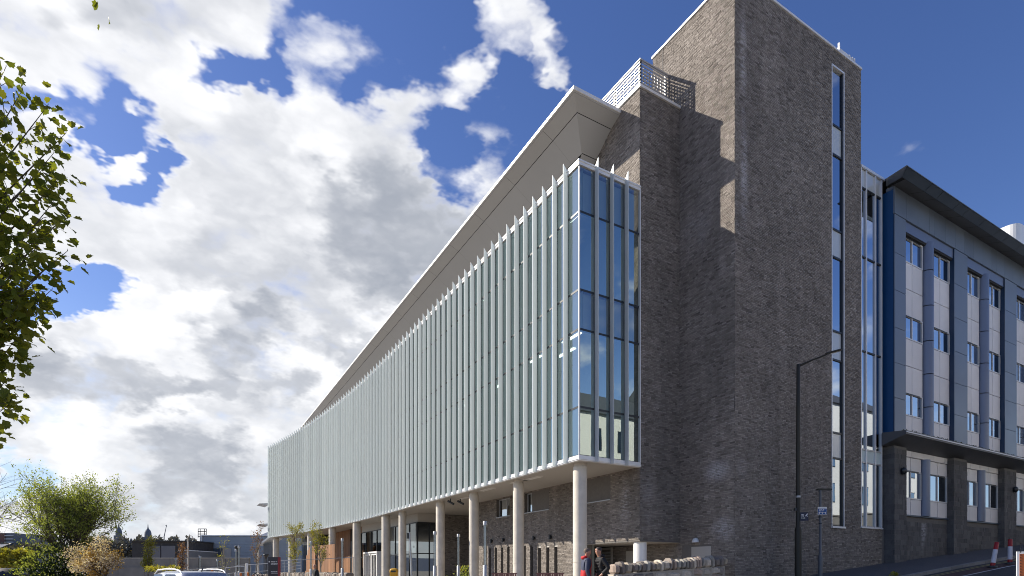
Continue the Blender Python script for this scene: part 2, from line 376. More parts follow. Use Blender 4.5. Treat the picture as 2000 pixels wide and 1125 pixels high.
# ------------------------------------------------------------------ ground
def gz(x, y):
    h = np.interp(x, [-300, 1, 6, 10, 16.9, 21.9, 26.5, 32.5, 37.5, 60, 120, 300], [0, 0, .14, .42, .98, 1.46, 1.9, 2.4, 2.8, 4.4, 7.5, 7.5])
    if y > 15.5: h = h+(min(h, .5)-h)*min(1, (y-15.5)/3)
    return float(h)
xs = [-4000, -900, -300, -120, -60, -30, -10]+list(np.arange(0, 62, 2.))+[75, 90, 120, 200, 900, 4000]
ys = [-4000, -900, -200, -80, -40, -20, -8, -2, 1.5, 1.5001, 10.4499, 10.45, 12, 13.3, 15, 15.5, 16.5, 17.5, 18.5, 22, 30, 45, 70, 110, 200, 500, 1500, 5000]
V = []; F = []
for j, y in enumerate(ys):
    for i, x in enumerate(xs):
        road = 1.5 < y < 10.45 and -140 < x < 220
        V.append((x, y, gz(x, y)-(.12 if road else 0.)-(.25 if abs(x) > 250 or abs(y) > 150 else 0)))
nx = len(xs)
for j in range(len(ys)-1):
    for i in range(nx-1): F.append((j*nx+i, j*nx+i+1, (j+1)*nx+i+1, (j+1)*nx+i))
M_ground = mat('paving', (.30, .27, .235), .9, 0, .6, .2, .2, 40)
mg = MB().add(V, F); mg.build('ground', M_ground, kind='structure')
M_asph = mat('asphalt', (.042, .042, .045), .85, 0, 1.2, .2, .5, 90)
M_red = mat('worn_red_surfacing', (.075, .040, .035), .88, 0, 1.5, .25, .5, 90)
M_yel = mat('worn_yellow_paint', (.36, .30, .12), .8, 0, 6., .3)
M_white_line = mat('worn_white_paint', (.55, .55, .55), .8, 0, 6., .25)
def strip(name, m, y0, y1, dz, x0=-20, x1=62, st=2.):
    xx = list(np.arange(x0, x1+.01, st)); v = []; f = []
    for x in xx: z = gz(x, 9)-.12+dz; v += [(x, y0, z), (x, y1, z)]
    for i in range(len(xx)-1): f.append((2*i, 2*i+2, 2*i+3, 2*i+1))
    return MB().add(v, f).build(name, m, kind='structure')
strip('road', M_asph, 1.55, 10.44, .012, -60, 62)
strip('cycle_lane', M_red, 9.12, 9.78, .016)
for y in (9.82, 9.98): strip('yellow_line', M_yel, y, y+.06, .020)
strip('white_line', M_white_line, 9.02, 9.10, .020)
M_kerb = mat('granite_kerb', (.20, .20, .195), .8, 0, 3., .2, vary=.2)
for i in range(46):                                     # kerb stones along the pavement
    x = 12+i*.92
    me = MB(); z0 = gz(x, 9); z1 = gz(x+.9, 9)
    me.add([(x, 10.33, z0-.2), (x+.9, 10.33, z1-.2), (x+.9, 10.47, z1-.2), (x, 10.47, z0-.2), (x, 10.33, z0+.004), (x+.9, 10.33, z1+.004), (x+.9, 10.47, z1+.006), (x, 10.47, z0+.006)],
           [(3, 2, 1, 0), (4, 5, 6, 7), (0, 1, 5, 4), (1, 2, 6, 5), (2, 3, 7, 6), (3, 0, 4, 7)])
    me.build('kerb_stone', M_kerb, bpy.data.objects['ground'])
# tarmac pavement against the tower
v = []; f = []
xx = list(np.arange(16, 62.1, 1.))
for x in xx: v += [(x, 10.47, gz(x, 9)+.006), (x, 13.6, gz(x, 9)+.03)]
for i in range(len(xx)-1): f.append((2*i, 2*i+2, 2*i+3, 2*i+1))
MB().add(v, f).build('pavement', mat('pavement_tarmac', (.085, .085, .088), .85, 0, 1., .2, .4, 70), kind='structure')
# ------------------------------------------------------------------ main building
XC, YC, XM, XT, YT, XT2, YTB = 12.12, 16.09, 14.90, 16.93, 13.54, 24.76, 17.53
ZB, ZG = 5.42, [5.58, 7.25, 9.93, 11.29, 13.98, 15.55]
ZCAP = 15.72
main = wthing('university_building', 'brick and glass building with tall brick tower, finned glazed upper box and round columns', 'building', (18, 30, .4))
def fx(y):                       # plan line of the finned facade: straight, then bending out
    x = XC+.0135*(y-YC)
    return x-.00278*(y-38)**2 if y > 38 else x
# stations one bay apart
ST = [(fx(YC), YC)]
while ST[-1][1] < 71:
    x0, y0 = ST[-1]; dy = .685
    for _ in range(4):
        x1 = fx(y0+dy); L = math.hypot(x1-x0, dy); dy *= .685/L
    ST.append((fx(y0+dy), y0+dy))
NB = len(ST)-1
YEND = ST[-1][1]
def nrm(i):
    a = ST[max(0, i-1)]; b = ST[min(NB, i+1)]; d = Vector((b[0]-a[0], b[1]-a[1])).normalized()
    return Vector((-d.y, d.x))          # outward (to -X)
def offs_path(d, i0=0, i1=None):
    i1 = NB if i1 is None else i1
    return [(ST[i][0]+nrm(i).x*d, ST[i][1]+nrm(i).y*d) for i in range(i0, i1+1)]
# body of the glazed box: soffit slab, floors, roof
def slab(name, m, d, z0, z1, back=30., y0=None, parent=main, **k):
    pts = offs_path(d)
    if y0 is not None: pts[0] = (pts[0][0], y0)
    pts = pts+[(back, YEND), (back, 22.0), (XM-.01, 22.0), (XM-.01, pts[0][1])]
    return MB().prism(pts[::-1], z0, z1).build(name, m, parent, **k)
box = slab('glazed_box', M_soff, -.02, ZB, ZB+.14, y0=YC+.02)
box['label'] = 'long glazed upper box clad in vertical metal fins'
slab('roof_deck', mat('grey_roof_membrane', (.26, .26, .26), .9), -.05, ZCAP-.25, ZCAP-.03, parent=box, y0=YC+.05)
slab('floor_slab', M_floor, -.35, 10.35, 10.85, parent=box, y0=YC+.35)
MB().prism(offs_path(-6.)[2:]+[(30, YEND), (30, YC+7), (XM+3, YC+7)], ZB+.15, ZCAP-.3).build('inner_wall', M_inner, box)
bbox('inner_partition', M_inner, box, XM-.12, XM-.02, YC+.15, 24., ZB+.15, ZCAP-.3)
# spandrel backing
for z0, z1 in ((ZG[2]+.03, ZG[3]-.03), (ZG[4]+.03, ZG[5]-.03)):
    a = offs_path(-.16); b = offs_path(-.20)
    m = MB()
    for i in range(NB):
        m.add([(*a[i], z0), (*a[i+1], z0), (*a[i+1], z1), (*a[i], z1)], [(0, 3, 2, 1)])
    m.add([(a[0][0], YC+.16, z0), (XM-.03, YC+.16, z0), (XM-.03, YC+.16, z1), (a[0][0], YC+.16, z1)], [(0, 1, 2, 3)])
    m.build('spandrel_panel', M_span, box)
# bands: bottom trim, top cap, transoms
def band(name, m, d0, d1, z0, z1, e0, e1):
    """strip along the facade and round the end, d outward"""
    o = offs_path(d1); i = offs_path(d0)
    o[0] = (o[0][0], YC-d1); i[0] = (i[0][0], YC-d0)
    pts = [(XM-.01, YC-d1)]+o; pin = [(XM-.01, YC-d0)]+i
    b = MB(); n = len(pts)
    v = [(*p, z0) for p in pts]+[(*p, z1) for p in pts]+[(*p, z1) for p in pin]+[(*p, z0) for p in pin]
    f = []
    for k in range(n-1):
        for r in range(4):
            a, c = r*n, ((r+1) % 4)*n
            f.append((a+k, a+k+1, c+k+1, c+k))
    f += [(0, n, 2*n, 3*n), (n-1, 4*n-1, 3*n-1, 2*n-1)]
    return b.add(v, f).build(name, m, box)
band('bottom_trim', M_alu, -.1, .05, ZB-.015, ZG[0], 0, 0)
band('trim_lip', M_alu, -.1, .075, ZB+.02, ZB+.06, 0, 0)
band('top_cap', M_cap, -.1, .05, ZG[5], ZCAP-.06, 0, 0)
band('top_cap_edge', M_cap, -.1, .075, ZCAP-.06, ZCAP, 0, 0)
for z in ZG[1:5]: band('transom', M_frame, -.1, .008, z-.035, z+.035, 0, 0)
# panes: one sheet per bay and row
rowmesh = []
for r in range(5):
    me = MB().add([(0, .035, ZG[r]+.03), (0, .655, ZG[r]+.03), (0, .655, ZG[r+1]-.03), (0, .035, ZG[r+1]-.03)], [(0, 3, 2, 1)]).mesh('pane')
    rowmesh.append(me)
NEAR = 46
rest_m = [MB(), MB()]
for i in range(NB):
    a, b = ST[i], ST[i+1]; ang = math.atan2(-(b[0]-a[0]), b[1]-a[1])
    for r in range(5):
        gm = G_side
        if i < NEAR:
            obj('pane', rowmesh[r], gm, box, loc=(a[0], a[1], 0), rot=(0, 0, ang))
        else:
            rest_m[r in (2, 4)].add([(*a, ZG[r]+.03), (*b, ZG[r]+.03), (*b, ZG[r+1]-.03), (*a, ZG[r+1]-.03)], [(0, 3, 2, 1)])
rest_m[0].build('far_pane', G_side, box, kind='stuff'); rest_m[1].build('far_spandrel_pane', G_side, box, kind='stuff')
EW = (XM-.05-XC)/4
for k in range(4):
    for r in range(5):
        x0 = XC+k*EW
        obj('pane', MB().add([(x0+.035, YC, ZG[r]+.03), (x0+EW-.035, YC, ZG[r]+.03), (x0+EW-.035, YC, ZG[r+1]-.03), (x0+.035, YC, ZG[r+1]-.03)], [(0, 1, 2, 3)]).mesh('pane'), G_span if r in (2, 4) else G_end, box)
# mullions and fins
mul = MB().box(-.008, .09, -.03, .03, ZG[0]+.002, ZG[5]-.002).mesh('mullion')
FD = .185
fin_me = MB().add([(-FD, -.014, ZB-.03), (.0, -.022, ZB-.03), (.0, .022, ZB-.03), (-FD, .014, ZB-.03), (-FD, -.014, ZCAP+.22), (.0, -.022, ZCAP-.02), (.0, .022, ZCAP-.02), (-FD, .014, ZCAP+.22)],
    [(3, 2, 1, 0), (4, 5, 6, 7), (0, 1, 5, 4), (1, 2, 6, 5), (2, 3, 7, 6), (3, 0, 4, 7)]).mesh('fin')
for i in range(NB+1):
    n = nrm(i); ang = math.atan2(-n.y, -n.x)
    if 0 < i: obj('mullion', mul, M_frame, box, loc=(*ST[i], 0), rot=(0, 0, ang))
    if 0 < i: obj('fin', fin_me, M_fin, box, loc=(ST[i][0]+n.x*.012, ST[i][1]+n.y*.012, 0), rot=(0, 0, ang))
for k in range(1, 4):
    x = XC+k*EW
    obj('mullion', mul, M_frame, box, loc=(x, YC, 0), rot=(0, 0, math.pi/2))
    obj('fin', fin_me, M_fin, box, loc=(x, YC-.012, 0), rot=(0, 0, math.pi/2))
bbox('corner_post', M_grey, box, XC-.012, XC+.03, YC-.012, YC+.03, ZG[0]+.002, ZG[5]-.002)
bbox('end_frame', M_alu, box, XM-.05, XM-.004, YC-.05, YC+.05, ZG[0]+.003, ZG[5]-.003)
# far end wall with two sun blades
a = ST[-1]
bbox('end_wall', M_fin, box, a[0]+.1, 30, a[1]+.02, a[1]+.3, ZB, ZCAP)
for z in (9.3, 6.95): MB().add([(a[0]-1.0, a[1]+.5, z), (a[0]-.1, a[1]+.5, z-.16), (a[0]-.1, a[1]+3, z-.16), (a[0]-1.0, a[1]+3, z), (a[0]-.1, a[1]+.5, z+.1), (a[0]-.1, a[1]+3, z+.1)],
        [(0, 1, 4), (2, 3, 5), (0, 3, 2, 1), (0, 4, 5, 3), (1, 2, 5, 4)]).build('sun_blade', M_grey, box)
# lights on the ceilings, seen through the end glazing
for (x, y, z) in ((12.9, 17.6, 10.3), (13.6, 18.9, 10.3), (12.9, 20.2, 10.3), (13.4, 18.2, 15.2), (13.3, 24, 10.3), (13.3, 28, 10.3), (13.5, 26, 15.2), (13.3, 33, 10.3)):
    bbox('ceiling_light', L_strip, box, x-.06, x+.06, y-.55, y+.55, z-.03, z)
bbox('ceiling', M_floor, box, XC+.4, XM-.1, YC+.4, 24, 10.31, 10.345)
# soffit downlights and gear
M_lum = mat('frosted_luminaire', (.8, .79, .76), .3, namt=0)
for px, py in ((907, 973.5), (952, 956.7), (1014, 941), (1040, 935), (800, 991)):
    d = 3.80*1137/(1115-py); x, y = P(px, d)
    bbox('soffit_light', M_lum, box, x-.12, x+.12, y-.6, y+.6, ZB-.02, ZB+.01)
for px in (880, 899):
    d = 3.6*1137/(1115-982); x, y = P(px, d)
    m = MB().tube([(x, y, ZB), (x, y, ZB-.18)], .03); m.tube([(x-.1, y+.12, ZB-.12), (x+.12, y-.15, ZB-.3)], .06, 8)
    m.build('camera_mount', M_frame, box)
# ---- columns
for (x, y, r) in ((12.59, 16.67, .25), (12.7, 21.1, .235), (12.75, 25.4, .24), (12.8, 29.6, .245), (12.85, 35.8, .245), (12.78, 38.9, .30), (12.65, 45.7, .31), (12.35, 52.4, .32), (11.95, 59.6, .33), (11.4, 66.8, .34), (10.45, 71.3, .34)):
    m = MB().lathe([(r, .2), (r, 1.896)], (x, y), 32).lathe([(r-.012, 1.89), (r-.012, 1.912)], (x, y), 32).lathe([(r, 1.906), (r, ZB-.12)], (x, y), 32).lathe([(r-.03, ZB-.121), (r-.03, ZB)], (x, y), 32)
    m.build('column', M_conc, main)
# ---- ground-floor wall under the box
wall = MB()
slots = [(27.72, .24), (27.07, .26), (26.4, .24), (25.75, .26), (24.17, .24), (23.52, .24), (22.84, .26), (22.15, .25), (21.5, .25)]
wins = [(25.57, 27.0, 4.42, 5.36), (22.03, 24.16, 4.42, 5.36), (17.74, 19.9, 4.42, 5.36)]
ZSL = 2.82
segs = sorted([(c-w/2, c+w/2) for c, w in slots])
y = 19.35
prev = y
for a, b in segs+[(29.6, 29.6)]:
    if a > prev: wall.box(XM, XM+.35, prev, a, .2, ZSL)
    prev = b
prev = YC+.001
for a, b, z0, z1 in sorted(wins):
    wall.box(XM, XM+.35, prev, a, ZSL, ZB-.003); wall.box(XM, XM+.35, a, b, ZSL, z0); wall.box(XM, XM+.35, a, b, z1, ZB-.003); prev = b
wall.box(XM, XM+.35, prev, 29.6, ZSL, ZB-.003)
uw = wall.build('ground_floor_wall', M_core, main)
bbox('wall_backing', M_inner, uw, XM+.36, XM+.5, 19.4, 29.6, .2, ZSL)
holes = [(c-w/2-YC, c+w/2-YC, -1, ZSL-.2) for c, w in slots]+[(a-YC, b-YC, z0-.2, z1-.2) for a, b, z0, z1 in wins]+[(-1, 3.26, -1, 2.75-.2)]
brick_skin('brick_facing', M_brick, uw, (XM, YC, .2), (0, 1, 0), (0, 0, 1), (-1, 0, 0), 29.6-YC, ZB-.2, holes=holes)
for c, w in slots: bbox('slot_window', G_win, uw, XM+.2, XM+.206, c-w/2, c+w/2, .3, ZSL)
for a, b, z0, z1 in wins:
    wf = MB()
    for q in ((a, b, z0, z0+.05), (a, b, z1-.05, z1), (a, a+.06, z0+.05, z1-.05), (b-.06, b, z0+.05, z1-.05), (a+.55, a+.6, z0+.05, z1-.05)): wf.box(XM+.14, XM+.2, q[0], q[1], q[2], q[3])
    w_ = wf.build('window_frame', M_grey, uw)
    bbox('pane', G_win, uw, XM+.165, XM+.17, a+.06, b-.06, z0+.05, z1-.05)
    bbox('sill', M_grey, uw, XM-.05, XM+.14, a, b, z0-.04, z0-.001)
    bbox('room_back', M_inner, uw, XM+1.6, XM+1.7, a-.5, b+.5, z0-.3, ZB-.01)
for (yy, zz) in ((27.46, 3.2), (26.18, 3.2), (23.24, 3.15), (21.86, 3.13)):
    m = MB().box(XM-.05, XM-.01, yy-.05, yy+.05, zz-.06, zz+.06); m.cyl(XM-.1, yy, .05, zz-.1, zz+.1, 10); m.build('wall_light', M_frame, uw)
# return wall of the recess, lobby, entrance screen
YL = 36.2
rw = bbox('recess_wall', M_core, main, 15.7, 30, YL, YL+.3, .2, ZB-.004)
brick_skin('brick_facing', M_brick, rw, (15.7, YL, .2), (1, 0, 0), (0, 0, 1), (0, -1, 0), 7, ZB-.22)
bbox('recess_side_wall', M_core, main, XM+.36, XM+.6, 29.3, 29.6, .2, ZB-.005)
bbox('recess_back_wall', M_inner, main, 22, 22.3, 29.6, YL-.01, .2, ZB-.005)
XL = 14.02; YL2 = 49.2
lob = MB().box(XL+.02, 15.7, YL+.02, YL2, 4.82, ZB-.003).build('lobby_screen', M_soff, main)
bbox('lobby_floor', M_conc, lob, XL, 22, YL, YL2, .2, .52)
bbox('lobby_back_wall', M_inner, lob, 21, 21.3, YL+.4, YL2, .5, 5.3)
def grid_screen(parent, o, ax, length, zs, nb, fm, gm):
    """mullions, rails and separate panes on a vertical plane"""
    ax = Vector(ax); n = Vector((ax.y, -ax.x))
    step = length/nb
    for k in range(nb+1):
        p = Vector(o)+ax*step*k; q = [p+ax*s*.03+n*t for s, t in ((-1, -.05), (1, -.05), (1, .05), (-1, .05))]
        MB().prism([tuple(c) for c in q], zs[0], zs[-1]).build('mullion', fm, parent)
    for k in range(nb):
        for r in range(len(zs)-1):
            a = Vector(o)+ax*(step*k+.03); b = Vector(o)+ax*(step*(k+1)-.03)
            MB().add([(*a, zs[r]+.03), (*b, zs[r]+.03), (*b, zs[r+1]-.03), (*a, zs[r+1]-.03)], [(0, 1, 2, 3)]).build('pane', gm, parent)
    for z in zs:
        a = Vector(o); b = a+ax*length; q = [a+n*.04, b+n*.04, b-n*.04, a-n*.04]
        MB().prism([tuple(c) for c in q], z-.03, z+.03).build('rail', fm, parent)
G_lob = glass('lobby_glass', (.35, .38, .38), .10, (.8, .85, .85), 1.5)
grid_screen(lob, (XL, YL2), (0, -1), YL2-YL, [.5, 2.75, 4.8], 9, M_frame, G_lob)
grid_screen(lob, (XL, YL), (1, 0), 1.68, [.5, 2.75, 4.8], 2, M_frame, G_lob)
# white entrance portal in front of the lobby glass
ent = MB().box(XL-.75, XL-.05, 45.9, 46.0, .5, 2.95).box(XL-.75, XL-.05, 42.5, 42.6, .5, 2.95).box(XL-.75, XL-.05, 46.0, 46.001, .5, .51)
ent.box(XL-.78, XL-.03, 42.48, 46.02, 2.952, 3.07).build('entrance_portal', M_cap, lob)
for yy in (43.4, 44.9):
    fr = MB()
    for q in ((yy-.62, yy+.62, .52, .62), (yy-.62, yy+.62, 2.8, 2.9), (yy-.62, yy-.54, .62, 2.8), (yy+.54, yy+.62, .62, 2.8), (yy-.03, yy+.03, .62, 2.8)): fr.box(XL-.72, XL-.66, *q)
    fr.build('entrance_door', M_cap, lob)
# cedar clad walls beyond the lobby: single upright boards
cw = bbox('cedar_wall', M_gap, main, 14.3, 16, YL2+.05, 62, .3, ZB-.005)
yy = YL2+.05; k = 0
while yy < 61.8:
    if not 52.9 < yy < 53.6:
        bbox('cedar_board', M_tim, cw, 14.262-.008*(k % 2), 14.298, yy+.006, yy+.145, .3, ZB-.012)
    yy += .15; k += 1
bbox('dark_opening', M_frame, cw, 14.27, 14.297, 52.98, 53.6, .3, 4.3)
cb = bbox('blue_glazed_end', M_frame, main, 13.2, 16, 63, 71, .3, ZB-.005)
for k in range(5): bbox('pane', G_win, cb, 13.17, 13.19, 63.1+k*1.55, 64.55+k*1.55, .4, 4.9)
# free-standing curved cedar pods under the overhang
pod = wthing('cedar_pod', 'round-topped cedar-clad entrance pod behind the columns', 'pod', (*P(603, 56), .3))
x0, y0 = P(597, 55); x1, y1 = P(655, 50)
for k in range(22):
    t = k/22; xa, ya = x0+(x1-x0)*t, y0+(y1-y0)*t; xb, yb = x0+(x1-x0)*(t+.042), y0+(y1-y0)*(t+.042)
    top = 1.6+2.3*math.sqrt(max(0, 1-(1-min(1, t*5))**2)) if t < .2 else 3.9
    if .34 < t < .44: continue
    nx_, ny_ = (y1-y0), -(x1-x0); L = math.hypot(nx_, ny_); nx_ /= -L; ny_ /= -L
    MB().prism([(xa, ya), (xb, yb), (xb-nx_*.06, yb-ny_*.06), (xa-nx_*.06, ya-ny_*.06)], .3, top).build('cedar_board', M_tim, pod)
# ---- middle brick shaft on its column
ZM = 19.38
mid = MB().box(XM+.002, XT, YC+.002, 23.5, 2.75, ZM).build('middle_shaft', M_core, main)
brick_skin('brick_facing', M_brick, mid, (XM, YC, 2.75), (1, 0, 0), (0, 0, 1), (0, -1, 0), XT-XM, ZM-2.75)
brick_skin('brick_facing', M_brick, mid, (XM, YC, ZCAP), (0, 1, 0), (0, 0, 1), (-1, 0, 0), 7.2, ZM-ZCAP)
MB().box(XM-.06, XT-.001, YC-.07, YC+.14, ZM, ZM+.1).box(XM-.06, XM+.14, YC+.14, 23.5, ZM, ZM+.1).build('coping', M_cap, mid)
for z0, yj in ((ZCAP+.02, 18.0),): bbox('movement_joint', M_core, mid, XM-.026, XM-.015, yj, yj+.03, z0, ZM-.02)
bbox('undercroft_ceiling', M_soff, mid, XM+.01, XT-.01, YC+.01, 23, 2.68, 2.745)
bbox('slab_edge', M_core, mid, XM-.012, XT-.002, YC-.012, YC+.02, 2.69, 2.745)
bbox('slab_edge', M_core, mid, XM-.012, XM+.009, YC+.021, 19.3, 2.69, 2.745)
MB().lathe([(.25, .2), (.25, 2.67)], (XM+.3, YC+.32), 28).build('short_column', M_cap, main)
bbox('roof_top', M_core, mid, XM+.2, XT-.005, YC+.2, 23.4, ZM+.001, ZM+.03)
# roof-top louvred screen on the shaft
scr = obj('roof_screen', None, parent=main); scr.empty_display_size = .2
SX, SY, SZ0, SZ1, SB = 15.5, 16.72, ZM+.12, 21.13, 22.6
for p in [(SX, SY)]+[(SX, SY+k*1.46) for k in (1, 2, 3, 4)]+[(XT-.12, SY)]:
    bbox('post', M_frame if p == (SX, SY) else M_grey, scr, p[0]-.03, p[0]+.03, p[1]-.03, p[1]+.03, SZ0-.1, SZ1, loc=(0, 0, 0))
for k in range(12):
    z = SZ0+.06+k*.132
    bbox('louvre', M_grey, scr, SX-.055, SX-.032, SY-.02, SB, z, z+.052)
    bbox('louvre', M_grey, scr, SX+.032, XT-.02, SY-.055, SY-.032, z, z+.052)
for k in range(27): bbox('upright', M_grey, scr, SX+.0, SX+.02, SY+.1+k*.21, SY+.13+k*.21, SZ0, SZ1-.1)
for k in range(9): bbox('upright', M_grey, scr, SX+.12+k*.15, SX+.165+k*.15, SY-.03, SY-.005, SZ0, SZ1-.28)
bbox('top_rail', M_grey, scr, SX-.06, SX+.05, SY-.06, SB, SZ1-.02, SZ1+.03); bbox('top_rail', M_grey, scr, SX+.051, XT-.01, SY-.06, SY+.05, SZ1-.02, SZ1+.03)
bbox('back_panel', M_cap, scr, SX+.08, SX+.12, 17.3, 19.2, SZ0, SZ0+.75)
for o_ in scr.children: o_.location = (0, 0, 0)
# ---- tower
ZT = 22.42
win_z = [(3.39, 6.12), (6.12, 7.14), (7.14, 10.06), (10.06, 11.21), (11.21, 14.17), (14.17, 15.28), (15.28, 18.27), (18.27, 19.45), (19.45, 21.77)]
WX0, WX1 = 22.66, 23.53
tw = MB()
tw.box(XT+.002, WX0, YT+.002, YTB, .2, ZT).box(WX1, XT2, YT+.002, YTB, .2, ZT).box(WX0, WX1, YT+.002, YTB, .2, 3.37).box(WX0, WX1, YT+.002, YTB, 21.79, ZT).box(WX0, WX1, YT+1.6, YTB, 3.37, 21.79)
tower = tw.build('brick_tower', M_core, main); tower['label'] = 'tall plain brick stair tower with one slit window'
brick_skin('brick_facing', M_brick, tower, (XT, YT, .6), (1, 0, 0), (0, 0, 1), (0, -1, 0), XT2-XT, ZT-.6, holes=[(WX0-XT, WX1-XT, 3.35-.6, 21.79-.6)])
brick_skin('brick_facing', M_brick, tower, (XT, YT, .6), (0, 1, 0), (0, 0, 1), (-1, 0, 0), YTB-YT, ZT-.6, holes=[(14.55-YT, 15.95-YT, -1, 2.55-.6)])
MB().box(XT-.05, XT2+.03, YT-.045, YT+.15, ZT, ZT+.08).box(XT-.05, XT+.15, YT+.15, YTB+.03, ZT, ZT+.08).build('coping', M_cap, tower)
bbox('rear_parapet', M_core, tower, XT+.16, XT2, YT+.16, YTB, ZT-.02, ZT+.04)
bbox('movement_joint', M_core, tower, XT-.024, XT-.014, 16.95, 16.98, 20, ZT-.02)
fr = MB()
for x in (WX0, WX1-.035): fr.box(x, x+.035, YT-.03, YT+.1, 3.39, 21.77)
fr.box(WX0+.05, WX1-.05, YT-.03, YT+.1, 21.70, 21.77).build('slit_window_frame', M_alu, tower)
for i, (a, b) in enumerate(win_z):
    bbox('transom', M_frame, tower, WX0+.051, WX1-.051, YT+.02, YT+.1, a-.035, a+.035)
    bbox('pane', G_win if i % 2 == 0 else M_splt, tower, WX0+.05, WX1-.05, YT+.06, YT+.066, a+.035, b-.035)
bbox('window_reveal', M_frame, tower, WX1-.1, WX1-.051, YT+.0, YT+.055, 3.39, 21.7)
bbox('sill', M_alu, tower, WX0-.02, WX1+.04, YT-.07, YT+.1, 3.31, 3.385)
# rooftop gear on the tower
g = MB().box(23.2, 24.35, YT+.02, YT+.18, ZT+.085, ZT+.27); g.box(23.18, 23.24, YT-.02, YT+.04, ZT+.082, ZT+.42)
for x in (23.95, 24.15, 24.3): g.tube([(x, YT, ZT+.08), (x, YT, ZT+.26)], .03)
g.build('roof_bracket', M_cap, tower)
# lower left side of the tower: doorway, bulkhead lamp
bbox('doorway_recess', M_inner, tower, XT+.12, XT+.5, 14.55, 15.95, .6, 2.55)
bbox('service_door', M_soff, tower, XT+.0, XT+.06, 14.58, 15.5, .7, 2.5)
MB().lathe([(.14, 2.66), (.13, 2.72), (.09, 2.8), (.02, 2.83)], (XT-.05, 15.25), 14).build('bulkhead_lamp', M_lum, tower)
# undercroft back wall with louvred door
ub = bbox('undercroft_wall', M_core, main, XT+.003, XT+.3, YTB+.01, 29, .2, 2.66)
brick_skin('brick_facing', M_brick, ub, (XT, YTB, .2), (0, 1, 0), (0, 0, 1), (-1, 0, 0), 8, 2.45, holes=[(20.0-YTB, 21.4-YTB, -1, 2.5)])
df = MB()
for q in ((20.02, 21.38, 2.55, 2.64), (20.02, 20.1, .3, 2.55), (21.3, 21.38, .3, 2.55)): df.box(XT-.06, XT+.0, *q)
df.build('door_frame', M_soff, ub)
for k in range(10): MB().add([(XT-.04, 20.1, 1.2+k*.13), (XT-.04, 21.3, 1.2+k*.13), (XT-.0, 21.3, 1.29+k*.13), (XT-.0, 20.1, 1.29+k*.13)], [(0, 3, 2, 1)]).build('louvre', M_grey, ub)
bbox('wall_recess', M_soff, ub, XT-.05, XT-.0, 18.6, 19.1, .3, 2.45)
# ---- glazed link to the office block
XL2 = 26.58
link = MB().box(XT2+.005, XL2, YT+.002, YTB, .2, 3.40).box(XT2+.005, XL2, YT+.5, YTB, 3.40, 18.44).build('glazed_link', M_core, main)
brick_skin('brick_facing', M_brick, link, (XT2+.005, YT, .9), (1, 0, 0), (0, 0, 1), (0, -1, 0), XL2-XT2-.2, 3.4-.9)
bbox('link_backing', M_inner, link, XT2+.01, XL2, YT+.44, YT+.49, 3.42, 18.3)
zs = [3.45, 6.14, 6.68, 10.79, 14.73, 17.6, 18.4]
xs_ = [XT2+.01, 25.17, 25.87, 26.35]
for x in xs_[1:]+[XT2+.03]: bbox('mullion', M_alu, link, x-.03, x+.03, YT-.02, YT+.12, 3.42, 18.38)
for r in range(len(zs)-1):
    for k in range(3):
        a, b = xs_[k]+.03, xs_[k+1]-.03
        if zs[r] == 6.14: bbox('spandrel_panel', M_span, link, a, b, YT+.03, YT+.05, zs[r]+.03, zs[r+1]-.03)
        else: bbox('pane', G_win if zs[r] < 17 else M_splt, link, a, b, YT+.04, YT+.046, zs[r]+.03, zs[r+1]-.03)
        bbox('transom', M_grey if zs[r] < 7 else M_frame, link, a, b, YT+.0, YT+.08, zs[r]-.03, zs[r]+.03)
bbox('top_cap', M_alu, link, XT2+.005, XL2, YT-.04, YT+.5, 18.4, 18.5)
bbox('sill', M_alu, link, XT2-.03, XL2-.2, YT-.06, YT+.1, 3.38, 3.44)
# ---- swept canopy roof
CX, CY = 12.69, 17.17; YF = 78.
prof = [(.10, 19.36), (.0, 19.27), (-.015, 19.21), (.01, 19.15), (.05, 19.12)]        # rounded rim
def cpt(d, z, which):
    if which == 0: return (CX+d+.02*(YF-CY), YF, z)
    if which == 1: return (CX+d, CY+d, z)
    return (XM-.003, CY+d, z)
m = MB(); v = [cpt(d, z, w) for d, z in [(3.5, 19.6)]+prof for w in (0, 1, 2)]
n3 = len(prof)+1; f = []
for k in range(n3-1):
    for w in range(2): f.append((k*3+w, k*3+w+1, (k+1)*3+w+1, (k+1)*3+w))
can = m.add(v, [q[::-1] for q in f], True).build('canopy_roof', M_can, main)
can['label'] = 'pale upswept overhanging roof canopy with curved soffit'
ex = .02*(YF-CY)
MB().add([(CX-.03, CY-.03, 19.16), (CX+.03, CY+.03, 19.16), (CX+ex+.03, YF, 19.16), (CX+ex-.03, YF, 19.16), (CX-.03, CY-.03, 19.29), (CX+.03, CY+.03, 19.29), (CX+ex+.03, YF, 19.29), (CX+ex-.03, YF, 19.29)],
    [(0, 1, 2, 3), (7, 6, 5, 4), (3, 7, 4, 0), (1, 5, 6, 2)]).add([(CX-.03, CY-.03, 19.16), (XM-.004, CY-.03, 19.16), (XM-.004, CY+.03, 19.16), (CX+.03, CY+.03, 19.16), (CX-.03, CY-.03, 19.29), (XM-.004, CY-.03, 19.29), (XM-.004, CY+.03, 19.29), (CX+.03, CY+.03, 19.29)],
    [(3, 2, 1, 0), (4, 5, 6, 7), (0, 1, 5, 4), (2, 3, 7, 6)]).build('canopy_edge_highlight', M_cap, can)  # white rim strip: the sunlit edge highlight is put into its colour
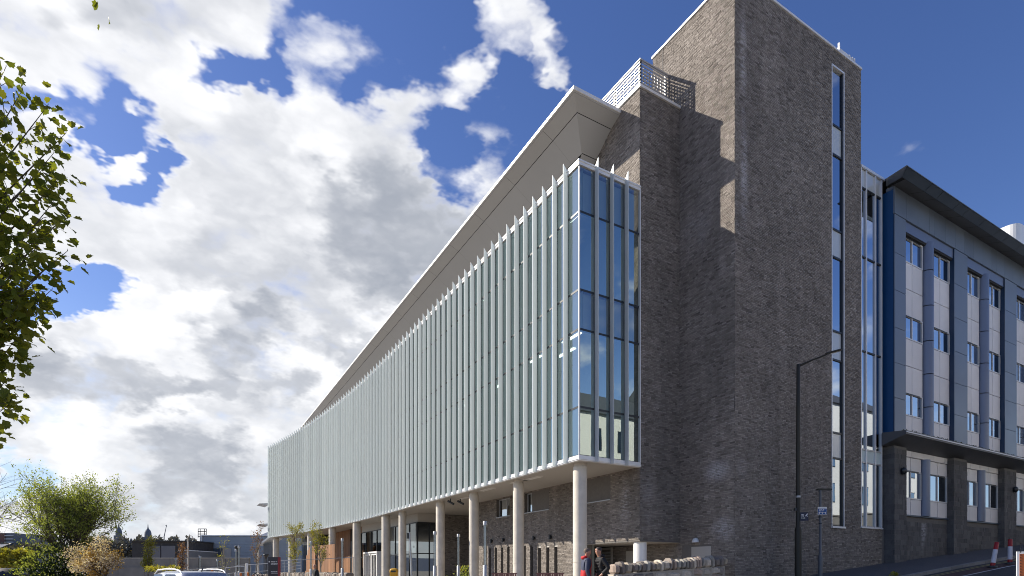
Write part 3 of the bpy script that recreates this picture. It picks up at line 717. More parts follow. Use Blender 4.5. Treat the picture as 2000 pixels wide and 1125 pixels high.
# backing above the soffit so the joints read dark
soff = [(.05, 19.115), (.53, 18.91), (1.46, 18.28), (4.2, 16.4)]
def spt(d, z, y): return (CX+d+.02*(y-CY), y, z)
def lerp(a, b, t): return a+(b-a)*t
yj = [CY]+[CY+2.2+3.1*k for k in range(20)]
for s in range(3):
    (d0, z0), (d1, z1) = soff[s], soff[s+1]; g = .006 if s == 0 else .002
    for k in range(len(yj)-1):
        ya, yb = yj[k]+(g if k else 0), yj[k+1]-g
        y0a = ya+(d0 if k == 0 else 0); y1a = ya+(d1 if k == 0 else 0)
        if y1a > yb: continue
        a = .02 if s else 0
        p = [spt(d0+a, z0-a*.6, y0a+(a if k == 0 else 0)), spt(d0+a, z0-a*.6, yb), spt(d1, z1, yb), spt(d1, z1, y1a)]
        MB().add(p, [(0, 1, 2, 3)]).build('soffit_panel', M_can, can)
    a = .02 if s else 0
    xr = XM-.003; xj = [(CX, xr)]
    for k, (xa, xb) in enumerate(xj):
        p = [(xa+d0+a, CY+d0+a, z0-a*.6), (min(xb, xr), CY+d0+a, z0-a*.6), (min(xb, xr), CY+d1, z1), (min(xa+d1, xr), CY+d1, z1)]
        MB().add(p, [(0, 3, 2, 1)]).build('soffit_panel', M_can, can)
m = MB()
for s in range(3):
    (d0, z0), (d1, z1) = soff[s], soff[s+1]
    m.add([spt(d0, z0+.03, CY+d0), spt(d0, z0+.03, YF), spt(d1, z1+.03, YF), spt(d1, z1+.03, CY+d1)], [(0, 1, 2, 3)])
m.build('soffit_void', M_gap, can)
MB().add([(CX+.05, CY+.05, 19.145), (XM-.004, CY+.05, 19.145), (XM-.004, CY+.53, 18.94), (CX+.53, CY+.53, 18.94)], [(0, 3, 2, 1)]).add([(CX+.53, CY+.53, 18.94), (XM-.004, CY+.53, 18.94), (XM-.004, CY+1.46, 18.31), (CX+1.46, CY+1.46, 18.31)], [(0, 3, 2, 1)]).build('soffit_void', M_gap, can)
bbox('upper_wall', M_soff, main, 15.6, 30, 23.6, 77, ZCAP-.2, 19.4)
# ------------------------------------------------------------------ neighbouring office block
YB = 13.15; X0 = 26.61
M_blue = mat('deep_blue_cladding', (.012, .075, .21), .4, .2, 2., .06)
M_slate = mat('slate_blue_panel', (.155, .187, .235), .42, .1, .8, .1, vary=.07)
M_lilac = mat('pale_blue_metal', (.16, .195, .28), .4, .25, 1., .05)
M_pier = mat('dark_blue_panel', (.07, .095, .13), .42, .2, 1., .06)
M_spw = mat('ivory_panel', (.78, .75, .73), .5, 0, .7, .07, vary=.05)
M_eave = mat('dark_eaves_panel', (.11, .113, .118), .5, .1, .6, .1)
M_wf = mat('window_frame_grey', (.74, .74, .74), .45, .1, 3., .05)
off = wthing('office_block', 'blue-grey panelled office block with dark overhanging eaves and ashlar block base', 'building', (34, 17, 2))
XR = 62.
body = MB().box(X0+.02, XR, YB+.35, 34, .5, 17.9).build('body', M_core, off)
MB().box(X0, X0+.02, YB+.05, YB+8, 7.52, 17.9).build('side_cladding', M_blue, off)
# modules between piers
piers = [(26.61, 27.56), (31.95, 33.3), (37.45, 38.92), (43.1, 44.5), (48.7, 50.1), (54.2, 55.6)]
rows = [(15.22, 16.32), (11.86, 12.88), (8.47, 9.46)]
ZLED, ZFA = 7.5, 16.84
pz = [7.5, 9.0, 10.5, 12.0, 13.6, 15.2, 16.84]
for i, (a, b) in enumerate(piers):
    core = bbox('pier', mat('navy_pier_side', (.018, .045, .10), .42, .1, 1., .06), off, a+.012, b-.012, YB+.02, YB+.36, ZLED, ZFA)
    for k in range(6):
        bbox('pier_panel', M_slate, core, a+.015, b-.015, YB-.0, YB+.018, pz[k]+.01, pz[k+1]-.01)
def window(parent, xa, xb, z0, z1, y, nm='window', split=2):
    f = MB(); w = .055
    f.box(xa, xb, y-.03, y+.05, z0, z0+w).box(xa, xb, y-.03, y+.05, z1-w, z1).box(xa, xa+w, y-.03, y+.05, z0+w, z1-w).box(xb-w, xb, y-.03, y+.05, z0+w, z1-w)
    st = (xb-xa)/split
    for k in range(1, split): f.box(xa+st*k-w/2, xa+st*k+w/2, y-.03, y+.05, z0+w, z1-w)
    o = f.build(nm, M_wf, parent)
    for k in range(split):
        MB().box(xa+st*k+w*.5, xa+st*(k+1)-w*.5, y+.008, y+.014, z0+w, z1-w).build('pane', G_win, o)
    if z1 > 5: MB().box(xa+.25, xb-.25, y-.045, y-.031, z1-.05, z1-.01).build('trickle_vent', M_frame, o)
    return o
for i in range(len(piers)-1):
    a, b = piers[i][1], piers[i+1][0]; mid_ = (a+b)/2
    for (xa, xb) in ((a+.0, mid_-.33), (mid_+.33, b-.0)):
        for z0, z1 in rows: window(off, xa, xb, z0, z1, YB+.22)
        st = (xb-xa)/2
        for (z0, z1) in ((12.88, 14.05), (14.05, 15.22), (9.46, 10.66), (10.66, 11.86), (7.5, 8.47)):
            for k in range(2):
                bbox('spandrel_panel', M_spw, off, xa+st*k+.018, xa+st*(k+1)-.018, YB+.2, YB+.24, z0+.015, z1-.015)
    bbox('panel_backing', M_wf, off, a, b, YB+.245, YB+.34, 7.5, 16.4)
    m = MB()
    rows_ = []
    for z in (7.5, 9.0, 9.02, 10.5, 10.52, 12.0, 12.02, 13.6, 13.62, 15.2, 15.22, 16.5):
        rows_.append((.30 if True else 0, z))
    for k in range(0, 12, 2): m.lathe([(.285, rows_[k][1]+.01), (.285, rows_[k+1][1]-.01)], (mid_, YB+.2), 18)
    m.build('half_round_column', M_lilac, off)
    bbox('head_panel', M_lilac, off, a, b, YB+.06, YB+.34, 16.40, ZFA)
    bbox('shadow_gap', M_gap, off, a, b, YB+.10, YB+.3, 16.33, 16.395)
# fascia panels
x = X0; k = 0; wd = [.95, 1.0, 1.0, .5, 1.0, 1.0, .9]
while x < XR-1:
    w = wd[k % 7]; bbox('fascia_panel', M_slate, off, x+.008, x+w-.008, YB-.01, YB+.34, ZFA+.015, 17.92); x += w; k += 1
bbox('fascia_top', M_slate, off, X0, XR, YB-.0, YB+.34, 17.925, 18.04)
bbox('pale_cornice', M_spw, off, X0+.1, XR, YB+.2, YB+.33, 18.045, 18.2)
# eaves: sloping underside and upturned edge, panel by panel
EY, EZ0, EZ1, EL = 12.2, 17.80, 17.93, 25.6
x = EL+.55; k = 0
while x < XR-2:
    w = [1.55, 1.0, 1.5, .9, 1.6][k % 5]; a, b = x+.012, x+w-.012
    MB().add([(a, EY+.32, EZ0-.03), (b, EY+.32, EZ0-.03), (b, YB+.3, 18.12), (a+(.5 if k == 0 else 0), YB+.3, 18.12)], [(0, 3, 2, 1)]).build('eaves_panel', M_eave, off)
    a2 = a-(.5 if k == 0 else 0)
    MB().add([(a2, EY, EZ1), (b, EY, EZ1), (b, EY+.31, EZ0-.03), (a2+.25*(k == 0), EY+.31, EZ0-.03)], [(0, 3, 2, 1)]).build('eaves_edge', M_pier, off)
    x += w; k += 1
MB().add([(EL, EY-.02, EZ1+.03), (XR, EY-.02, EZ1+.03), (XR, 24, 19.), (X0+.3, 24, 19.), (X0+.05, YB+.36, 18.55), (EL, EY-.02, EZ1-.01), (XR, EY-.02, EZ1-.01), (X0+.05, YB+.36, 18.2), (EL+.35, EY+.33, EZ0+.0)],
         [(0, 1, 2, 3, 4), (0, 5, 6, 1), (0, 4, 7, 8, 5)]).build('roof', M_eave, off)
MB().add([(EL+.35, EY+.33, EZ0-.01), (XR, EY+.33, EZ0-.01), (XR, YB+.34, 18.16), (X0+.05, YB+.34, 18.16)], [(0, 3, 2, 1)]).build('eaves_void', M_gap, off)
# rooftop plant and rail
pl = wthing('rooftop_plant_unit', 'pale rounded plant housing on the office block roof', 'plant housing', (44, 16, 18.4))
px0, px1 = 41.7, 47.
pts = []
for cx_, cy_, a0 in ((px0+.4, 14.5, 180), (px1-.5, 14.5, 270), (px1-.5, 18, 0), (px0+.4, 18, 90)):
    for t in range(0, 91, 15): pts.append((cx_+.5*math.cos(rad(a0+t)), cy_+.5*math.sin(rad(a0+t))))
MB().prism(pts, 18.3, 21.5).build('housing', M_cap, pl); bbox('seam', M_frame, pl, px0-.11, px0-.09, 15.2, 15.23, 18.5, 21.45)
rl = MB()
for (p, q) in (((26.75, 14.2, 19.2), (26.75, 16, 19.2)), ((26.75, 14.2, 19.2), (28, 14.2, 19.2)), ((26.75, 14.2, 18.3), (26.75, 14.2, 19.2)), ((26.75, 16, 18.3), (26.75, 16, 19.2))): rl.tube([p, q], .03)
rl.build('roof_rail', M_frame, off)
# ledge over the ground floor
LX = 26.2
MB().add([(LX, 12.5, 7.42), (XR, 12.5, 7.42), (XR, YB+.3, 7.50), (LX, YB+.3, 7.50), (LX, 12.5, 7.27), (XR, 12.5, 7.27), (XR, YB+.3, 6.95), (LX, YB+.3, 6.95)],
    [(0, 1, 2, 3), (0, 4, 5, 1), (4, 7, 6, 5), (0, 3, 7, 4)]).build('ledge', M_eave, off)
bbox('ledge_trim', M_wf, off, LX, XR, 12.47, 12.50, 7.33, 7.37)
m = MB()
for k in range(600):                              # moss on the ledge
    x = random.uniform(LX, 50); y = random.uniform(12.5, 12.75); r = random.uniform(.015, .04)
    m.add([(x-r, y, 7.44), (x, y-r, 7.44), (x+r, y, 7.44), (x, y+r, 7.44), (x, y, 7.44+r)], [(0, 1, 4), (1, 2, 4), (2, 3, 4), (3, 0, 4)])
m.build('ledge_moss', mat('moss', (.05, .06, .025), .95), off, kind='stuff')
# block-built base
bp = [(26.61, 27.6), (31.9, 33.25), (37.4, 38.85), (43.1, 44.5), (48.7, 50.1), (54.2, 55.6)]
SILL, HEAD = 4.09, 6.66
for i, (a, b) in enumerate(bp):
    pr = bbox('block_pier', M_core, off, a+.002, b-.002, YB-.0+.002, YB+.5, 1., 6.95)
    brick_skin('block_facing', M_block, pr, (a, YB, 1.2), (1, 0, 0), (0, 0, 1), (0, -1, 0), b-a, 5.75, bl=.44, bh=.205, joint=.012, proud=.006, jit=.003)
    brick_skin('block_facing', M_block, pr, (a, YB, 1.2), (0, 1, 0), (0, 0, 1), (-1, 0, 0), .5, 5.75, bl=.44, bh=.205, joint=.012, proud=.006, jit=.003)
for i in range(len(bp)-1):
    a, b = bp[i][1], bp[i+1][0]; mid_ = (a+b)/2; yy = YB+.28
    wl = bbox('base_wall', M_core, off, a, b, yy+.002, yy+.2, 1., SILL-.05)
    brick_skin('block_facing', M_block, wl, (a, yy, 1.2), (1, 0, 0), (0, 0, 1), (0, -1, 0), b-a, SILL-1.28, bl=.44, bh=.205, joint=.012, proud=.006, jit=.003)
    bbox('sill', M_pier, off, a, b, yy-.08, yy+.1, SILL-.06, SILL)
    k = 0; x = a
    while x < b-.1:
        bbox('lintel_panel', M_spw, off, x+.01, min(x+1.0, b)-.01, yy-.02, yy+.1, HEAD+.02, 6.94); x += 1.0
    bbox('panel_backing', M_wf, off, a, b, yy+.06, yy+.25, SILL, 6.94)
    MB().lathe([(.25, SILL), (.25, HEAD)], (mid_, yy+.02), 18).build('half_round_column', M_lilac, off)
    for (xa, xb) in ((a, mid_-.28), (mid_+.28, b)):
        window(off, xa, xb, 4.81, 6.07, yy+.02)
        for (z0, z1) in ((SILL, 4.81), (6.07, HEAD)):
            st = (xb-xa)/2
            for q in range(2): bbox('spandrel_panel', M_spw, off, xa+st*q+.018, xa+st*(q+1)-.018, yy-.0, yy+.05, z0+.015, z1-.015)
# bulkhead lamps on the piers
for x in (27.2, 38.5):
    MB().lathe([(.02, -.0), (.15, .03), (.16, .1), (.10, .17), (.0, .19)], (0, 0), 16).build('bulkhead_lamp', M_frame, off, loc=(x, YB-.01, 5.9), rot=(math.pi/2, 0, 0))
m = MB()
# ------------------------------------------------------------------ white rendered terrace across the street (seen in the glass)
M_render = mat('white_render', (.74, .74, .72), .85, 0, .5, .06)
M_roof = mat('slate_roof', (.06, .065, .075), .7, 0, 3., .2)
ter = wthing('white_terrace', 'white rendered terrace across the street, mirrored in the tower windows', 'building', (45, -6, 4))
for (xa, xb, z) in ((26, 36, 13.6), (36, 48, 15.0), (48, 64, 16.4)):
    h = bbox('wall', M_render, ter, xa, xb-.01, -12, -2.5, .5, z)
    MB().add([(xa, -2.3, z-.1), (xb, -2.3, z-.1), (xb, -7.2, z+3), (xa, -7.2, z+3), (xa, -12, z-.1), (xb, -12, z-.1)], [(0, 1, 2, 3), (3, 2, 5, 4), (0, 3, 4), (1, 5, 2)]).build('roof', M_roof, ter)
    x = xa+1.2
    while x < xb-1.5:
        for zz in (4.5, 7.6, 10.7):
            w_ = bbox('window', M_frame, h, x, x+1.0, -2.52, -2.47, zz, zz+1.7); bbox('pane', G_win, h, x+.06, x+.94, -2.465, -2.46, zz+.06, zz+1.64)
        x += 2.6
hd = wthing('garden_wall', 'dark stone boundary wall across the street before the white terrace', 'wall', (45, -1, 3))
for k in range(14):
    x = 22+k*3.; z = gz(x, 0)+2.7; bbox('wall_panel', M_cwall, hd, x, x+2.98, -1.2, -.8, gz(x, 0)-.4, z); bbox('coping', M_cwall, hd, x, x+2.98, -1.26, -.74, z+.002, z+.12)
# ------------------------------------------------------------------ rubble walls
M_st = [mat('rubble_'+n, c, .9, 0, 5., .25, .6, 25, vary=.2) for n, c in (('buff', (.42, .36, .275)), ('grey', (.30, .285, .25)), ('rose', (.36, .285, .235)), ('pale', (.48, .43, .36)), ('dark', (.22, .19, .165)))]
M_mort = mat('lime_mortar', (.34, .31, .265), .95, 0, 6., .2)
def stone(w, h, d, seed, rnd=.18):
    """one rough-hewn stone: a box pulled about and softened"""
    r = random.Random(seed); bm = bmesh.new(); bmesh.ops.create_cube(bm, size=1.)
    for v in bm.verts: v.co = Vector((v.co.x*w*(1+r.uniform(-rnd, rnd)*.6), v.co.y*d, v.co.z*h*(1+r.uniform(-rnd, rnd)*.6)))
    bmesh.ops.bevel(bm, geom=bm.edges[:], offset=min(w, h)*.22, segments=1, affect='EDGES')
    for v in bm.verts: v.co += Vector([r.uniform(-.008, .008) for _ in range(3)])
    me = bpy.data.meshes.new('stone'); bm.to_mesh(me); bm.free()
    return me
STONES = [stone(1, 1, 1, i) for i in range(14)]
for me in STONES:
    me.materials.append(M_st[0])
def rubble_wall(name, label, A, B, zf, th=.45, courses=4, cope=.3, sw=(.25, .5)):
    A = Vector(A); B = Vector(B); ax = (B-A); L = ax.length; ax.normalize(); n = Vector((ax.y, -ax.x)); ang = math.atan2(ax.y, ax.x)
    w = wthing(name, label, 'wall', (*A, gz(*A)))
    rows_ = []; q = [A+n*(-th*.42), B+n*(-th*.42), B+n*(th*.42), A+n*(th*.42)]
    zA, zB = zf(0), zf(1); m = MB()
    m.add([(*q[0], gz(*A)-.2), (*q[1], gz(*B)-.2), (*q[2], gz(*B)-.2), (*q[3], gz(*A)-.2), (*q[0], zA), (*q[1], zB), (*q[2], zB), (*q[3], zA)], [(3, 2, 1, 0), (4, 5, 6, 7), (0, 1, 5, 4), (1, 2, 6, 5), (2, 3, 7, 6), (3, 0, 4, 7)])
    m.build('mortar', M_mort, w)
    def put(u, z, sx, sy, sz, cop=False):
        p = A+ax*u
        o = obj('coping_stone' if cop else 'stone', random.choice(STONES), None, w, loc=(p.x+n.x*random.uniform(0, .02), p.y+n.y*random.uniform(0, .02), z), rot=(random.uniform(-.06, .06), random.uniform(-.16, .16) if cop else random.uniform(-.2, .2), ang+random.uniform(-.06, .06)), scale=(sx, sy, sz))
        o.data = o.data.copy() if False else o.data
        o.material_slots[0].link = 'OBJECT'; o.material_slots[0].material = random.choice(M_st)
    for c in range(courses):
        u = random.uniform(-.1, 0)
        while u < L-.05:
            s = random.uniform(*sw); t = (u+s/2)/L; t = min(1, max(0, t)); p = A+ax*(t*L)
            z0 = gz(*p); hh = (zf(t)-z0)/courses
            put(min(max(u+s/2, s/2), L-s/2), z0+hh*(c+.5)+random.uniform(-.07, .07), s*random.uniform(.96, 1.08), th*random.uniform(.98, 1.1), hh*random.uniform(.85, 1.15)); u += s*.97
    u = 0
    while u < L:
        s = random.uniform(.11, .26); t = min(1, u/L)
        put(u+s/2, zf(t)+cope*.42, s*.93, th*1.05, cope*random.uniform(.7, 1.2), True); u += s
    return w
rubble_wall('rubble_wall', 'curving rubble stone wall with upright coping beside the two men', (12.05, 14.35), (16.35, 13.65), lambda t: 1.49+.27*t, courses=3, cope=.40, sw=(.3, .6))
ax_, ay_ = P(545, 40); bx_, by_ = P(683, 33)
rubble_wall('rubble_wall', 'low sunlit stone wall topped with rough coping behind the bald man', (ax_, ay_), (bx_, by_), lambda t: 1.22, courses=3, sw=(.35, .6))
ax_, ay_ = P(498, 41); bx_, by_ = P(523, 40.5)
rubble_wall('rubble_wall', 'short end of stone wall left of the dark totem sign', (ax_, ay_), (bx_, by_), lambda t: 1.12, courses=3, sw=(.35, .6))
# ------------------------------------------------------------------ vegetation
def leaf_cloud(name, pts, dirs, sizes, m, parent, shape='oval', droop=.0, **k):
    """many single leaves: pts (n,3), dirs (n,3) growing direction"""
    n = len(pts); pts = np.asarray(pts, float); d = np.asarray(dirs, float)
    d = d+rng.normal(0, .55, (n, 3)); d[:, 2] -= droop; d /= np.linalg.norm(d, axis=1)[:, None]+1e-9
    up = rng.normal(0, 1, (n, 3))*.8+np.array([0, 0, 1.]); s = np.cross(d, up); s /= np.linalg.norm(s, axis=1)[:, None]+1e-9
    nn = np.cross(s, d)
    if shape == 'maple':
        T = MAPLE
    else: T = np.array([(0, 0, 0), (.28, .45, .06), (0, 1, -.02), (-.28, .45, .06)])
    sz = np.asarray(sizes, float)[:, None]
    V = np.zeros((n, len(T), 3))
    for i, (a, b, c) in enumerate(T): V[:, i] = pts+s*a*sz+d*b*sz+nn*c*sz
    F = np.arange(n*len(T)).reshape(n, len(T))
    t = np.repeat(rng.random(n), len(T))
    me = np_mesh(name, V.reshape(-1, 3), F, t)
    return obj(name, me, m, parent, kind='stuff', **k)
MAPLE = np.array([(0, 0, 0), (.24, -.03, .02), (.44, .04, .08), (.42, .22, .05), (.56, .44, .12), (.38, .54, .04), (.30, .76, .06), (.14, .78, -.02), (0, 1.0, -.14),
                  (-.14, .78, -.02), (-.30, .76, .06), (-.38, .54, .04), (-.56, .44, .12), (-.42, .22, .05), (-.44, .04, .08), (-.24, -.03, .02)])
class Tree:
    def __init__(s): s.m = MB(); s.tips = []; s.n = 0
    def grow(s, p, d, L, r, lev, spread=.55, up=.25, kids=(5, 4, 4, 3), shrink=.68, wob=.14, sides=(8, 6, 5, 4, 3)):
        p = Vector(p); d = Vector(d).normalized(); pts = [p.copy()]; rs = [r]; seg = 4
        for i in range(seg):
            d = (d+Vector([random.gauss(0, wob) for _ in range(3)])+Vector((0, 0, up*.2))).normalized()
            p = p+d*L/seg; pts.append(p.copy()); rs.append(r*(1-.55*(i+1)/seg))
        s.m.tube(pts, rs, sides[min(lev, 4)]); s.n += 1
        if lev >= len(kids): s.tips.append((pts, d)); return
        for k in range(kids[lev]):
            t = random.uniform(.35, 1.) if lev else .35+.65*(k+.5)/kids[lev]
            i = min(seg-1, int(t*seg)); q = pts[i].lerp(pts[i+1], t*seg-i)
            ax = Vector([random.gauss(0, 1) for _ in range(3)]); side = (ax-ax.dot(d)*d).normalized()
            nd = (d*(1-spread)+side*spread+Vector((0, 0, up))).normalized()
            s.grow(q, nd, L*shrink*random.uniform(.75, 1.15), rs[i]*.62, lev+1, spread, up, kids, shrink, wob, sides)
    def leafpts(s, per, jit):
        P_, D_ = [], []
        for pts, d in s.tips:
            for k in range(per):
                t = random.random()*(len(pts)-1); i = min(len(pts)-2, int(t)); q = pts[i].lerp(pts[i+1], t-i)
                o = Vector([random.gauss(0, jit) for _ in range(3)]); P_.append(q+o); D_.append(o.normalized()+d*.5)
        return P_, D_
M_bark = mat('brown_bark', (.075, .06, .048), .95, 0, 6., .3, .6, 30)
M_bark2 = mat('pale_bark', (.26, .24, .20), .9, 0, 6., .3)
L_mid = leaf_mat('spring_leaf', (.17, .23, .05), (.30, .35, .11), .5)
L_maple = leaf_mat('maple_leaf', (.08, .115, .018), (.21, .225, .03), .52)
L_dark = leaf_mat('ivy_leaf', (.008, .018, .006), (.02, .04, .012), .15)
L_gold = leaf_mat('golden_leaf', (.36, .22, .05), (.45, .33, .14), .4)
L_blos = leaf_mat('pale_blossom', (.55, .45, .38), (.62, .56, .46), .35)
L_birch = leaf_mat('birch_leaf', (.20, .21, .04), (.32, .31, .08), .5)
L_rust = leaf_mat('rust_bud', (.16, .075, .045), (.26, .15, .09), .4)
L_yel = leaf_mat('yellow_shrub_leaf', (.32, .29, .04), (.20, .22, .04), .4)
L_far = leaf_mat('hazy_foliage', (.10, .105, .095), (.15, .145, .125), .1)  # distance haze is mixed into these leaf colours
# big green tree behind the car park
d = 40; x, y = P(143, d); z0 = gz(x, y)
t = Tree(); random.seed(21)
t.grow((0, 0, 0), (0, 0, 1), 3.4, .22, 0, spread=.52, up=.24, kids=(13, 6, 5, 3), shrink=.78, wob=.08)
sc_ = 1.0
T = thing('broadleaf_tree', 'large fresh-green tree with many rising limbs at the far left', 'tree', (x, y, z0))
t.m.build('trunk', M_bark, T)
pp, dd = t.leafpts(19, .085)
leaf_cloud('crown', pp, dd, rng.uniform(.09, .18, len(pp)), L_mid, T)
# dark ivy thicket at its foot
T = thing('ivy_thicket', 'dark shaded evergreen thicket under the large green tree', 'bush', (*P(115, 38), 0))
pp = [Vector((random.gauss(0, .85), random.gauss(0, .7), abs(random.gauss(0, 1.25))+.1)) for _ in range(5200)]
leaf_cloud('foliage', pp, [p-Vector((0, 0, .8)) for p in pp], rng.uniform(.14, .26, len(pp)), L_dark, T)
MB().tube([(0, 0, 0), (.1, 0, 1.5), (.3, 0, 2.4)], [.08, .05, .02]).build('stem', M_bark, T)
pp = []
for _ in range(2600):
    a, b = random.uniform(0, 2*math.pi), math.acos(random.uniform(-.1, 1)); q = random.gauss(1, .12)
    pp.append(Vector((-.35+2.0*q*math.sin(b)*math.cos(a), 1.5*q*math.sin(b)*math.sin(a), .1+2.9*q*math.cos(b))))
leaf_cloud('outer_leaves', pp, pp, rng.uniform(.09, .16, len(pp)), L_mid, T)
# golden blossom tree
random.seed(5); t = Tree(); x, y = P(219, 36)
T = thing('blossom_tree', 'small round tree with pale blossom and golden young leaves', 'tree', (x, y, gz(x, y)))
t.grow((0, 0, 0), (0, 0, 1), 2.3, .08, 0, spread=.56, up=.10, kids=(12, 5, 4), shrink=.55)
t.m.build('trunk', M_bark, T)
pp, dd = t.leafpts(24, .13); h = int(len(pp)*.5)
cr = leaf_cloud('crown', pp[:h], dd[:h], rng.uniform(.08, .15, h), L_gold, T)
leaf_cloud('blossom', pp[h:], dd[h:], rng.uniform(.08, .13, len(pp)-h), L_blos, T)
# young street trees
def young(px, dep, top, seed, m, label, per=9, spread=.38, size=(.07, .13), kids=(16, 4, 2), base=None):
    random.seed(seed); x, y = P(px, dep); z0 = gz(x, y); H_ = HZ(top, dep)-z0
    t = Tree(); T = thing('young_tree', label, 'tree', (x, y, z0), group='young trees by the path')
    t.grow((0, 0, 0), (0, 0, 1), H_*.86, .05, 0, spread=spread, up=.35, kids=kids, shrink=.27 if len(kids) == 3 else .3, wob=.03)
    t.m.build('trunk', M_bark2, T)
    if per:
        pp, dd = t.leafpts(per, .09); leaf_cloud('crown', pp, dd, rng.uniform(*size, len(pp)), m, T)
    return T
young(288, 38, 1058, 3, L_birch, 'young pale green tree just right of the golden blossom tree', 14)
young(355, 42, 1068, 4, L_rust, 'young tree with rusty buds beside the arched lamp post', 6)
young(436, 36, 1052, 6, L_birch, 'thin young tree with few leaves before the blue-grey shed', 2, kids=(9, 3, 2))
young(500, 44, 1032, 8, L_rust, 'bare-topped young tree left of the finned facade', 2, kids=(18, 4, 3))
young(578, 43, 1024, 9, L_birch, 'leafy young tree before the two leftmost columns', 16, size=(.06, .11), spread=.5)
young(628, 42, 1028, 12, L_birch, 'leafy young tree before the cedar pod', 16, size=(.06, .11), spread=.5)
# bare tree at the left edge
random.seed(33); x, y = P(-95, 22); t = Tree()
T = thing('bare_tree', 'leafless tree whose twigs reach in at the lower left edge', 'tree', (x, y, gz(x, y)))
t.grow((0, 0, 0), (.05, 0, 1), 3.2, .14, 0, spread=.60, up=.18, kids=(8, 5, 5, 3), shrink=.70, wob=.13)
t.m.build('trunk', M_bark, T)
# foreground maple, trunk just outside the frame
random.seed(11); DM = 9.0; x, y = P(-190, DM); zg = gz(x, y)
T = thing('maple_tree', 'backlit maple branches with yellow-green lobed leaves along the left edge', 'tree', (x, y, zg))
right = Vector((FY, -FX, 0)); fwdv = Vector((FX, FY, 0)); trunk0 = Vector((x, y, zg))
def mp(px, py, dep): return Vector((*P(px, dep), HZ(py, dep)))-trunk0
tm = MB(); tm.tube([(0, 0, 0), (.05, 0, 1.5), (0, .1, 3.2), (.1, .1, 5.), (.05, 0, 7), (.1, 0, 8.6), (.15, 0, 9.6)], [.24, .2, .17, .14, .1, .06, .03], 10)
lp, ld = [], []; named = []
def spray(a, b, r0, nt, leaves, hang=.35, tl=(.18, .42)):
    """a limb from a to b with side twigs, each ending in a drooping cluster of leaves"""
    a, b = Vector(a), Vector(b); L = (b-a).length; mid_ = a.lerp(b, .5)+Vector((0, 0, L*.08))
    pts = [a, a.lerp(mid_, .6)+Vector((0, 0, .04*L)), mid_, mid_.lerp(b, .6), b]; tm.tube(pts, [r0, r0*.8, r0*.6, r0*.4, r0*.15], 5)
    dirn = (b-a).normalized()
    for k in range(nt):
        t_ = .25+.75*(k+1)/nt; q = a.lerp(mid_, t_*2) if t_ < .5 else mid_.lerp(b, t_*2-1)
        sd = Vector([random.gauss(0, 1) for _ in range(3)]); sd = (sd-sd.dot(dirn)*dirn).normalized()
        e = q+(dirn*.7+sd*.75+Vector((0, 0, .1)))*random.uniform(*tl)
        if k == nt-1: e = b
        tm.tube([q, q.lerp(e, .5)+Vector((0, 0, .04)), e], [r0*.28, r0*.2, .004], 3)
        for j in range(leaves):
            o = Vector([random.gauss(0, .11) for _ in range(3)]); c = q.lerp(e, random.uniform(.45, 1.05))+o-Vector((0, 0, random.uniform(0, .12)))
            lp.append(c); ld.append(o.normalized()*.7+dirn*.6-Vector((0, 0, hang)))
limbs = [((28, 130), 9.2, 5), ((60, 175), 8.8, 5), ((145, 260), 9.0, 7), ((110, 205), 9.4, 5), ((120, 300), 8.7, 6), ((100, 330), 9.5, 6), ((130, 350), 9.0, 6), ((150, 415), 9.1, 5), ((120, 395), 8.6, 6), ((148, 490), 9.0, 5), ((95, 440), 9.4, 7), ((110, 520), 8.8, 7), ((118, 565), 9.2, 7), ((90, 480), 8.5, 7), ((80, 545), 9.5, 7), ((95, 590), 9.0, 6), ((50, 600), 8.8, 7), ((60, 630), 9.3, 5), ((45, 665), 9.0, 4), ((55, 695), 9.1, 4), ((30, 740), 9.0, 5), ((35, 790), 9.2, 6), ((15, 770), 8.7, 6),
         ((20, 220), 8.6, 6), ((40, 260), 9.5, 7), ((30, 320), 8.9, 7), ((45, 380), 9.6, 8), ((20, 430), 8.6, 8), ((40, 500), 9.3, 8), ((15, 540), 8.8, 8), ((30, 580), 9.7, 7), ((5, 640), 9., 7), ((-10, 700), 9.2, 7), ((-20, 180), 9, 7), ((-30, 300), 9.4, 8), ((-30, 420), 8.8, 8), ((-40, 520), 9.4, 8), ((-50, 640), 9, 7), ((-80, 80), 9, 7), ((-120, 150), 8.4, 7), ((-260, 150), 9, 8), ((-320, 260), 9, 8), ((-380, 380), 9.2, 8), ((-380, 500), 8.6, 8), ((-330, 600), 9.3, 8), ((-200, 60), 9.4, 7), ((-180, 300), 8., 8), ((-180, 450), 10.4, 8), ((-150, 600), 7.9, 8), ((-250, 420), 10.6, 8), ((-120, 350), 10.5, 8)]
for (px, py), dep, nt in limbs:
    b = mp(px-16, py, dep); h = max(2.2, min(8.4, b.z*.62+random.uniform(-.6, .2)))
    spray((.06, .05, h), b, .024, nt, 11)
# overhanging twig at the top
b = mp(182, -70, 8.6); spray(mp(-100, -110, 9), b, .03, 4, 3); spray(b, mp(184, -6, 8.6), .006, 1, 2, 1.2, (.05, .1)); spray(mp(196, -75, 8.6), mp(207, -12, 8.6), .005, 1, 2, 1.2, (.05, .1))
trunk = tm.build('trunk', M_bark, T)
n = len(lp); idx = np.arange(n)
